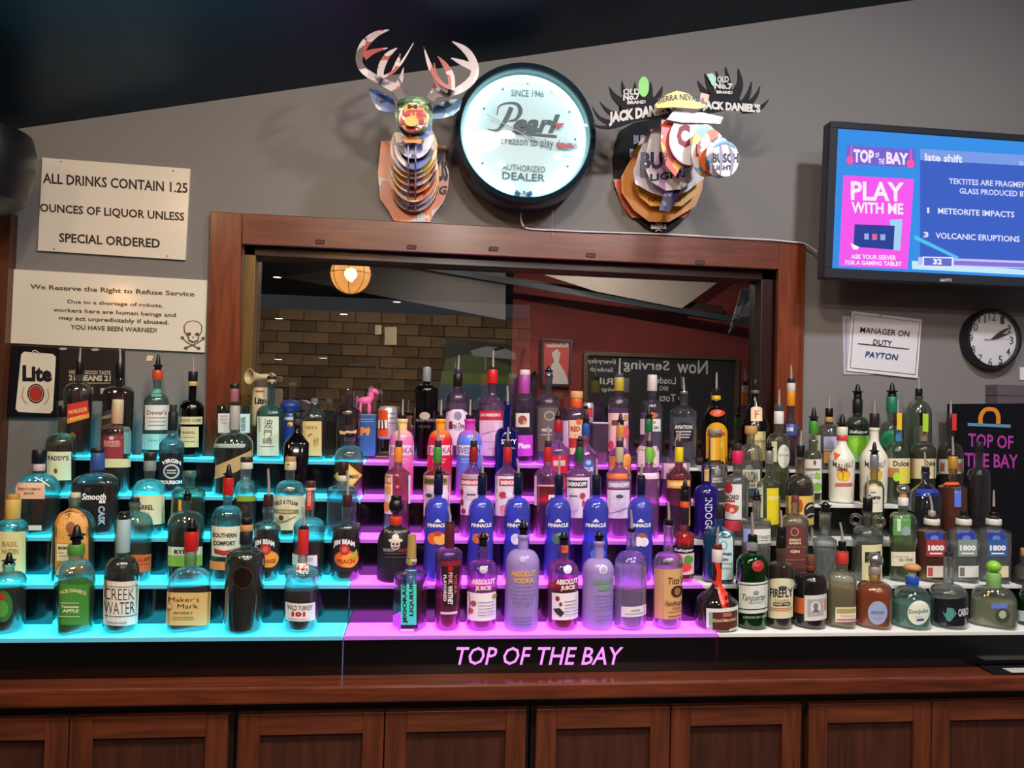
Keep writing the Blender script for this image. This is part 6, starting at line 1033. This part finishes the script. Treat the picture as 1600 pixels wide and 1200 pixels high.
sheet(dr_, [(305, 655), (330, 640), (420, 645), (436, 665), (425, 690), (380, 680), (330, 682)], YW-.35, COLLAGE(['#1a1720', '#d8862f', '#1a1720'], 26, 9), 'chin')
AN = COLLAGE(ANT, 9, 10); Ya = YW-.37
for pts, ws in (([(310, 440), (280, 385), (190, 340), (110, 290), (76, 240), (80, 190), (110, 130), (170, 80), (240, 58)], [44, 54, 42, 40, 36, 44, 46, 30, 3]),):
    sheet(dr_, stroke(pts, ws), Ya, AN, 'antler', .005)
for pts, ws, dy in (([(100, 205), (150, 178), (232, 158)], [46, 28, 3], .001), ([(192, 335), (195, 270), (230, 200), (284, 158)], [34, 38, 32, 3], -.03), ([(265, 395), (300, 340), (320, 266)], [50, 30, 3], .01),
        ([(150, 330), (240, 305), (310, 235), (374, 130)], [10, 16, 12, 3], -.05), ([(250, 300), (285, 240), (302, 190)], [6, 22, 3], -.04)):
    sheet(dr_, stroke(pts, ws), Ya+dy*.8, AN, 'tine', .005)
sheet(dr_, stroke([(465, 445), (500, 405), (570, 410), (650, 375), (705, 320), (712, 265), (690, 205), (650, 160), (586, 121)], [46, 54, 34, 44, 44, 44, 40, 32, 3]), Ya, AN, 'antler', .005)
for pts, ws, dy in (([(700, 265), (640, 238), (580, 213)], [40, 30, 3], .001), ([(585, 395), (582, 320), (550, 255), (508, 203)], [34, 38, 30, 3], -.03), ([(490, 420), (500, 350), (488, 240)], [46, 26, 6], .01),
        ([(600, 385), (530, 355), (470, 270), (431, 152)], [16, 22, 26, 3], -.05)):
    sheet(dr_, stroke(pts, ws), Ya+dy*.8, AN, 'tine', .005)

# ---- moose trophy
crop(920, 90, 4.137)
mo = empty('moose_trophy', at(X(450), Yp(900), YW-.05), 'layered cardboard moose head trophy with black palmate antlers, right of neon clock', 'trophy', 'cardboard head trophies'); ml = mo.location
BK = M('#0e0f13', .65, 0, 0, .25)
shield = [(158, 640), (172, 560), (205, 470), (290, 420), (440, 392), (600, 395), (700, 430), (735, 520), (745, 640), (742, 790), (700, 920), (600, 1060), (475, 1150), (360, 1090), (240, 980), (172, 840)]
sheet(mo, shield, YW-.018, BK, 'plaque', .016)
decs([('g', [(160, 785), (745, 785), (725, 860), (660, 985), (620, 1035), (280, 1035), (215, 950), (172, 840)], M('#c9582c', .35)), ('t', 'BUSCH', 290, 500, 420, 560, M('#9b93a8'), dict(bold=.05)), ('t', 'BEER', 265, 590, 380, 645, M('#b9b0b8'), dict(bold=.05)),
      ('t', 'NATURAL', 210, 880, 330, 1010, M('#8e2f24'), dict(bold=.02)), ('t', 'BEERS', 402, 1078, 502, 1108, WHITE, dict(bold=.05)), ('g', stroke([(432, 1062), (452, 1078), (472, 1062)], [6, 6, 6]), WHITE), ('g', stroke([(432, 1122), (452, 1112), (472, 1122)], [6, 6, 6]), WHITE)], lambda e: (lambda x, y: at(x, y, YW-.0185-e)-ml), mo)
def mp_m(Y): return lambda e: (lambda x, y: at(x, y, YW-Y-e)-ml)
L_ = [([(340, 520), (270, 660), (210, 770), (212, 870), (290, 985), (390, 1060), (520, 1062), (690, 960), (735, 850), (735, 660), (640, 500)], .05, M('#d98f42', .35), 'neck_slice'),
 ([(320, 600), (295, 800), (330, 900), (400, 960), (600, 960), (700, 880), (730, 760), (700, 560)], .09, M('#e0a83c', .35), 'neck_slice'),
 ([(390, 470), (330, 600), (285, 740), (300, 815), (400, 870), (520, 908), (640, 862), (745, 780), (730, 600), (640, 440), (500, 420)], .14, COLLAGE(['#ded7dc', '#cfc6d4', '#e3a04a', '#d6d0d8'], 4, 21), 'neck_slice'),
 ([(420, 440), (385, 540), (360, 700), (400, 800), (500, 860), (600, 850), (690, 780), (700, 600), (620, 430)], .19, COLLAGE(['#cfc7d0', '#d9a04a', '#b78fc0', '#e6dfd9', '#cc4a5a'], 6, 22), 'neck_slice'),
 ([(520, 800), (480, 900), (455, 985), (520, 1000), (560, 930), (610, 820)], .17, COLLAGE(['#5a5590', '#8d86c0', '#33305a'], 12, 23), 'beard'),
 (ell(600, 540, 128, 185), .24, COLLAGE(['#e9a23a', '#d9cdd2', '#d8403c', '#efe6da', '#4a8f4a'], 7, 24), 'head_slice'),
 (ell(655, 530, 135, 165), .29, COLLAGE(['#dcd3da', '#e9e2e4', '#b9aed0', '#e39a3c'], 5, 25), 'head_slice'),
 ([(470, 400), (465, 560), (500, 700), (560, 770), (600, 700), (560, 560), (540, 410)], .27, COLLAGE(['#e3b52f', '#d9cfc8', '#d04a3a', '#e9a23a'], 9, 26), 'head_slice'),
 ([(560, 330), (640, 350), (740, 355), (870, 385), (850, 430), (730, 420), (600, 420), (500, 400)], .30, COLLAGE(['#cfc8d2', '#a9a0bc', '#e3ddd8'], 12, 27), 'brow_slice'),
 (ell(755, 600, 92, 170), .34, COLLAGE(['#e9c23a', '#e8e0d6', '#d85a2c', '#7fb0dc', '#d0d4a0'], 8, 28), 'snout_slice'),
 (ell(800, 615, 85, 150), .38, COLLAGE(['#d9cfd0', '#c9302c', '#e5682c', '#5f9fd8', '#efe6da'], 10, 29), 'snout_slice'),
 (ell(845, 645, 88, 132), .42, COLLAGE(['#7ab6e2', '#d6dbe0', '#3a4a78', '#c9c4d0'], 8, 30), 'snout_slice'),
 (ell(885, 655, 86, 115), .46, M('#d9d3da', .35), 'snout_slice')]
for i, (p, Y, mt, nm) in enumerate(L_): sheet(mo, p, YW-Y, mt, nm)
decs([('t', 'NATURALS', 385, 900, 600, 932, M('#c0392b'), dict(bold=.04))], mp_m(.0906), mo)
decs([('t', 'BU', 335, 610, 478, 722, M('#1d1f3f'), dict(bold=.05)), ('t', 'LIGHT', 396, 752, 640, 800, M('#1d1f3f'), dict(bold=.04, slope=-.12))], mp_m(.1906), mo)
decs([('t', 'C', 570, 430, 655, 580, M('#8e2034'), dict(bold=.06)), ('t', 'SH', 474, 615, 528, 645, INK, dict(bold=.03)), ('t', 'h', 600, 700, 635, 760, M('#1d1f3f'), dict(bold=.04))], mp_m(.2906), mo)
decs([('t', 'LIT', 690, 560, 760, 640, M('#c9302c'), dict(bold=.05, shear=.1))], mp_m(.3406), mo)
decs([('t', 'BUSCH', 800, 618, 968, 680, M('#1b1e3c'), dict(bold=.045)), ('t', 'LIGHT', 805, 695, 925, 728, M('#1b1e3c'), dict(bold=.03)), ('g', stroke([(850, 560), (858, 650), (850, 760)], [7, 22, 7]), M('#8d86a0', .4)), ('g', stroke([(905, 560), (930, 650), (918, 760)], [7, 22, 7]), M('#8d86a0', .4)), ('g', stroke([(805, 580), (880, 545), (950, 580)], [10, 18, 8]), M('#5fa8dc', .4))], mp_m(.4606), mo)
sheet(mo, [(430, 300), (500, 240), (570, 213), (640, 230), (720, 290), (765, 318), (700, 332), (560, 320), (440, 326)], YW-.32, M('#e3c22b', .35), 'crown_slice')
decs([('t', 'SIERRA NEVADA', 446, 262, 752, 300, M('#20202a'), dict(bold=.02, arc=6.5))], mp_m(.3206), mo)
def antler(palm, prongs):
    o = sheet(mo, palm, YW-.27, BK, 'antler')
    for p, ws in prongs: sheet(mo, stroke(p, ws), YW-.268, BK, 'prong', .005)
antler([(195, 300), (230, 225), (300, 215), (400, 225), (440, 290), (555, 345), (520, 402), (400, 396), (300, 410), (220, 440), (130, 462), (75, 456), (140, 425), (200, 380), (240, 360)],
 [([(240, 310), (165, 250), (132, 188)], [70, 36, 4]), ([(250, 270), (225, 210), (214, 150)], [50, 30, 4]), ([(310, 250), (298, 200), (300, 158)], [40, 24, 4]), ([(390, 260), (398, 210), (400, 158)], [50, 30, 6]),
  ([(410, 310), (455, 240), (476, 186)], [50, 34, 6]), ([(240, 390), (130, 350), (72, 286)], [50, 28, 4]), ([(160, 430), (70, 390), (22, 318)], [40, 22, 4]), ([(170, 445), (70, 448), (20, 420)], [24, 16, 4])])
antler([(760, 310), (785, 230), (870, 200), (955, 225), (985, 285), (1015, 325), (1000, 346), (900, 335), (820, 352), (770, 360), (700, 352)],
 [([(805, 280), (742, 215), (704, 150)], [56, 36, 5]), ([(805, 250), (775, 170), (750, 104)], [50, 34, 6]), ([(850, 250), (835, 150), (826, 86)], [50, 26, 6]), ([(900, 240), (898, 140), (884, 60)], [56, 34, 5]),
  ([(930, 270), (978, 170), (966, 72)], [80, 44, 6]), ([(990, 320), (1035, 230), (1053, 155)], [56, 28, 5]), ([(1010, 330), (1080, 250), (1107, 186)], [44, 26, 5]), ([(990, 340), (1100, 330), (1164, 270)], [40, 34, 4])])
AW = M('#cfc8c4', .5)
decs([('t', "JACK DANIEL'S", 130, 350, 560, 445, AW, dict(bold=.06, slope=-.16)), ('t', 'No.7', 222, 238, 330, 280, AW, dict(bold=.05, slope=-.1)), ('t', 'BRAND', 248, 280, 368, 302, AW, dict(bold=.05, slope=-.05)), ('t', 'OLD', 222, 200, 330, 240, AW, dict(bold=.03)), ('E', 355, 188, 34, 66, M('#6cc43c', .35)),
      ('t', "JACK DANIEL'S", 735, 275, 1110, 345, AW, dict(bold=.06, slope=.07)), ('t', 'No.7', 812, 160, 930, 200, AW, dict(bold=.05, slope=.06)), ('t', 'BRAND', 825, 212, 930, 232, AW, dict(bold=.05, slope=.04)), ('t', 'OLD', 830, 120, 905, 160, AW, dict(bold=.03)), ('g', [(762, 108), (800, 100), (822, 130), (820, 190), (795, 175)], M('#3f9a4a', .35)), ('g', [(725, 225), (780, 240), (770, 290), (715, 290)], M('#c9762f', .35))], mp_m(.2706), mo)

# ---- loudspeaker at the top left
crop(0, 0, 1)
sp = empty('loudspeaker', at(-46, 262, 2.75), 'black rounded loudspeaker hung high at the left edge', 'speaker')
sc_ = 2.75/F_PX
link('body', lathe([(.02, -.155), (.1, -.15), (.165, -.11), (.19, -.02), (.195, .07), (.18, .13), (.13, .155), (.02, .16)], 28), M('#0b0e10', .35), sp)
link('bracket', box((-.03, .1, .1), (.03, .3, .16), bev=.004), BLACK, sp)
link('grille', lathe([(.13, -.176), (.12, -.182), (0, -.184)], 28, axis='Y'), M('#121618', .7, bump=.6), sp)

# ---- black sign board with the arch at the right, and the boxes behind it
crop(1300, 560)
sg = empty('menu_sign', at(1560, 700, YW-.1), 'black board with orange arch and magenta bar name at the far right', 'sign')
panel([(985, 380), (1900, 372), (1900, 1800), (985, 1800)], YW-.1, .02, 'panel', M('#0a0910', .35), sg)
decs([('g', stroke([(1238, 545), (1240, 480), (1275, 430), (1315, 422), (1360, 432), (1385, 480), (1385, 545)], [36, 36, 34, 34, 34, 36, 36]), M('#d98a2b', .5)), ('g', [(1130, 538), (1490, 552), (1488, 578), (1132, 562)], M('#5f93b8', .5)),
      ('t', 'TOP OF', 1135, 622, 1510, 735, M('#b03ca0', .5), dict(bold=.02, slope=.06)), ('t', 'THE BAY', 1105, 785, 1550, 900, M('#b03ca0', .5), dict(bold=.02, slope=.04))], lambda e: (lambda x, y: at(x, y, YW-.101-e)-sg.location), sg)
bz = at(1600, 660, YW-.06)
for i, (y0, y1, lb) in enumerate(((600, 618, 'grey cardboard box, upper of two at right edge behind sign'), (618, 640, 'grey cardboard box, lower of two at right edge behind sign'))):
    a, b = at(1555, y1, YW-.06), at(1555, y0, YW-.06)
    o = link('cardboard_box', box((a.x, YW-.075, a.z if i == 0 else a.z-.35), (a.x+.32, YW-.002, b.z-.002), bev=.002), M('#5d5058', .7)); o['label'] = lb; o['category'] = 'box'; o['group'] = 'boxes behind the sign'
crop(1280, 440, 5)
board([(1570, 668), (1700, 674), (1700, 775), (1570, 768)], YW-.004, .003, 'paper_note', PAP, 'small white paper edge on the wall under the round clock', 'paper')
# ---- folder on the counter
mt_ = empty('menu_folder', at(1575, 1045, 2.27), 'black drink menu folder with a printed sheet on counter, far right', 'menu')
mt_.location.z = ctz
link('cover', box((-.08, -.035, .001), (.25, .03, .008), bev=.001), M('#101014', .4), mt_)
link('sheet', box((-.02, -.04, .0085), (.25, .0, .0095)), M('#b9b6b0', .5), mt_)
# ---- things seen reflected in the pane (they hang in the room behind the camera)
def vboard(pts, Y, name, mat, label, cat, th=.02, frame=None):
    c = vis(sum(p[0] for p in pts)/len(pts), sum(p[1] for p in pts)/len(pts), Y); r = empty(name, c, label, cat)
    def q(p, d): v = vis(p[0], p[1], Y-d)-c; return v
    bm = bmesh.new(); a = [bm.verts.new(q(p, 0)) for p in pts]; b = [bm.verts.new(v.co-Vector((0, th, 0))) for v in a]; n = len(a)
    bm.faces.new(a); bm.faces.new(b[::-1])
    for i in range(n): bm.faces.new((a[i], a[(i+1) % n], b[(i+1) % n], b[i]))
    bmesh.ops.recalc_face_normals(bm, faces=bm.faces); link('panel', tomesh(bm), mat, r)
    if frame:
        for i in range(n):
            p0, p1 = q(pts[i], .02), q(pts[(i+1) % n], .02); link('frame_bar', tube([p0, p1], frame[0], 4), frame[1], r)
    return r, (lambda e: (lambda x, y: vis(x, y, Y-.004-e)-c))
CH = M('#b9bdb9', .8)
crop(0, 0, 1)
r, mpv = vboard([(915, 552), (1152, 560), (1150, 690), (913, 690)], VB-.06, 'chalkboard', M('#15191b', .7), 'wood-framed chalkboard on the red wall reflected in the window', 'chalkboard', .02, (.035, WOOD('#3b2a16', '#5d4626', .5)))
for tx, x0, y0, x1, y1 in (('Now', 1058, 561, 1106, 583), ('Serving', 974, 561, 1046, 581), ('Loaded', 1018, 588, 1056, 599), ('BBQ', 1030, 603, 1044, 611), ('Tots', 1030, 615, 1056, 627), ('Everyday', 918, 560, 962, 569), ('Sandwich', 922, 573, 958, 580), ('Rib', 930, 590, 958, 600), ('wings', 940, 605, 960, 613)):
    link('lettering', text_mesh(tx, x0, y0, x1, y1, mpv(.001), mirror=True, bold=.012, slope=.04), CH, r)
r, mpv = vboard([(848, 530), (893, 533), (890, 603), (847, 601)], VB-.05, 'framed_poster', M('#b03a34', .5), 'small red framed advertising poster on the red wall reflected in the window', 'poster', .02, (.02, M('#1c0f10', .4)))
link('lettering', text_mesh('Budweiser', 853, 536, 888, 543, mpv(.002), mirror=True, bold=.03), M('#d9c9c0'), r)
link('figure', mapped(flat_bm([(853, 600), (858, 575), (866, 565), (862, 552), (870, 545), (876, 552), (873, 566), (882, 580), (890, 600)]), mpv(.001)), M('#bfb4ae'), r)
# pale fish-bone pennant hanging high right in the reflection
r, mpv = vboard([(1158, 452), (1182, 448), (1180, 492), (1160, 495), (1138, 522), (1152, 475)], 5.5, 'pennant', COLLAGE(['#8d8a84', '#5f5c58', '#a8a59c', '#474440'], 14, 40), 'grey cloth pennant hanging near the right window jamb in the reflection', 'pennant', .006)
# little round downlights in the black ceiling
for i, (px, py, lb) in enumerate(((433, 432, 'upper left'), (620, 471, 'right of the globe lamp'), (537, 490, 'below the globe lamp'), (436, 497, 'left, second row'), (505, 559, 'lowest, right one'), (435, 561, 'lowest, left one'))):
    p = at(px, py, 3.2); Yv = None
    for k in range(300):
        Yt = 4+k*.08; q = at(px, py, Yt)
        if q.z > ceil_z(q.x, 2*YM-Yt)-.02: Yv = Yt; break
    if Yv is None: Yv = 12
    v = vis(px, py, Yv); r_ = empty('downlight', (v.x, v.y, v.z), 'small round recessed ceiling light reflected in the window, '+lb, 'ceiling light', 'recessed ceiling lights')
    rad_ = 9*Yv/F_PX
    link('rim', lathe([(rad_*1.2, .0), (rad_*1.2, -.008), (rad_, -.01)], 20), M('#2a2a2a'), r_); link('diffuser', lathe([(rad_, -.009), (0, -.012)], 20), EM('#fff0d8', 5), r_)
# globe lamps over the bar: one reflected in the pane, one glinting on the tan sign
def globe(v, R, lb, pw):
    g = empty('globe_lamp', v, lb, 'lamp', 'globe lamps over the bar')
    link('globe', lathe([(R*math.sin(math.pi*i/14), -R*math.cos(math.pi*i/14)) for i in range(1, 15)], 24), GLASS('#ffe2b0', .05, .3, .4, '#ffe0b0', real=0), g)
    link('bulb', lathe([(.018, .04), (.022, .02), (.03, -.02), (.02, -.05), (.004, -.058)], 14), EM('#ffc27a', 60), g)
    for a in range(4):
        t0 = math.pi*a/4; link('cage_wire', tube([(R*1.06*math.cos(b)*math.cos(t0), R*1.06*math.cos(b)*math.sin(t0), R*1.06*math.sin(b)) for b in [2*math.pi*i/24 for i in range(24)]], .0025, 5, True), M('#3a2418', .4, .6), g)
    link('cage_ring', tube([(R*1.06*math.cos(b), R*1.06*math.sin(b), 0) for b in [2*math.pi*i/24 for i in range(24)]], .0025, 5, True), M('#3a2418', .4, .6), g)
    link('socket', lathe([(.03, R*.9), (.045, R*1.0), (.03, R*1.25), (.01, R*1.3)], 14), BLACK, g)
    link('stem', tube([(0, 0, R*1.2), (0, 0, max(R*1.3, ceil_z(v.x, v.y)-v.z))], .006, 6), BLACK, g)
    lamp('POINT', (v.x, v.y, v.z), pw, (1, .66, .34), .045, 'globe_light')
globe(vis(548, 428, 5.7), .15, 'caged globe lamp with a glowing warm bulb, reflected at upper left of window', 9)
q_ = at(190, 462, 5.7); vb = Vector((q_.x, 2*(YW-.012)-q_.y, q_.z)); globe(vb, .13, 'caged globe lamp hanging over the left end of the bar', 9)

# ---- things in the room beyond the pane
crop(0, 0, 1)
pp = at(590, 600, 3.55)
pi = link('bent_pipe', tube([at(x, y, 3.55) for x, y in smoothpts([(545, 571), (570, 570), (586, 570), (592, 585), (596, 612), (598, 660), (598, 700)], 3, False)], .005, 8), M('#e6ddd0', .5))
pi['label'] = 'thin bent metal pipe rising behind the window pane beside the toy horse'; pi['category'] = 'pipe'
def far(pts, Y, th, name, mat, lab, cat, items=()):
    return board(pts, Y, th, name, mat, lab, cat, items)
far([(697, 528), (816, 540), (800, 640), (680, 640)], 5.9, .03, 'landscape_painting', M('#23282e', .6), 'unframed dim landscape painting of green field and blue lake on the brick wall', 'painting',
    [('g', [(697, 560), (740, 552), (808, 575), (806, 592), (690, 590)], M('#3f5a2c')), ('g', [(690, 580), (806, 588), (800, 602), (688, 600)], M('#5a7a34')), ('g', [(687, 600), (803, 600), (798, 640), (682, 640)], M('#2c5a78')), ('g', [(735, 548), (760, 541), (775, 548), (790, 544), (806, 552), (806, 562), (740, 556)], M('#8a92a0'))])
for (x0, y0, x1, y1, l) in ((586, 508, 596, 523, 'narrow pale switch plate on the brick wall behind the pane, the smaller one'), (601, 511, 620, 539, 'wide pale switch plate on the brick wall behind the pane, the larger one')):
    far([(x0, y0), (x1, y0), (x1, y1), (x0, y1)], 5.94, .03, 'switch_plate', M('#cfc4a0', .5), l, 'switch', [('r', x1-3, y0+2, x1-1, y1-2, M('#efe6c8'))])
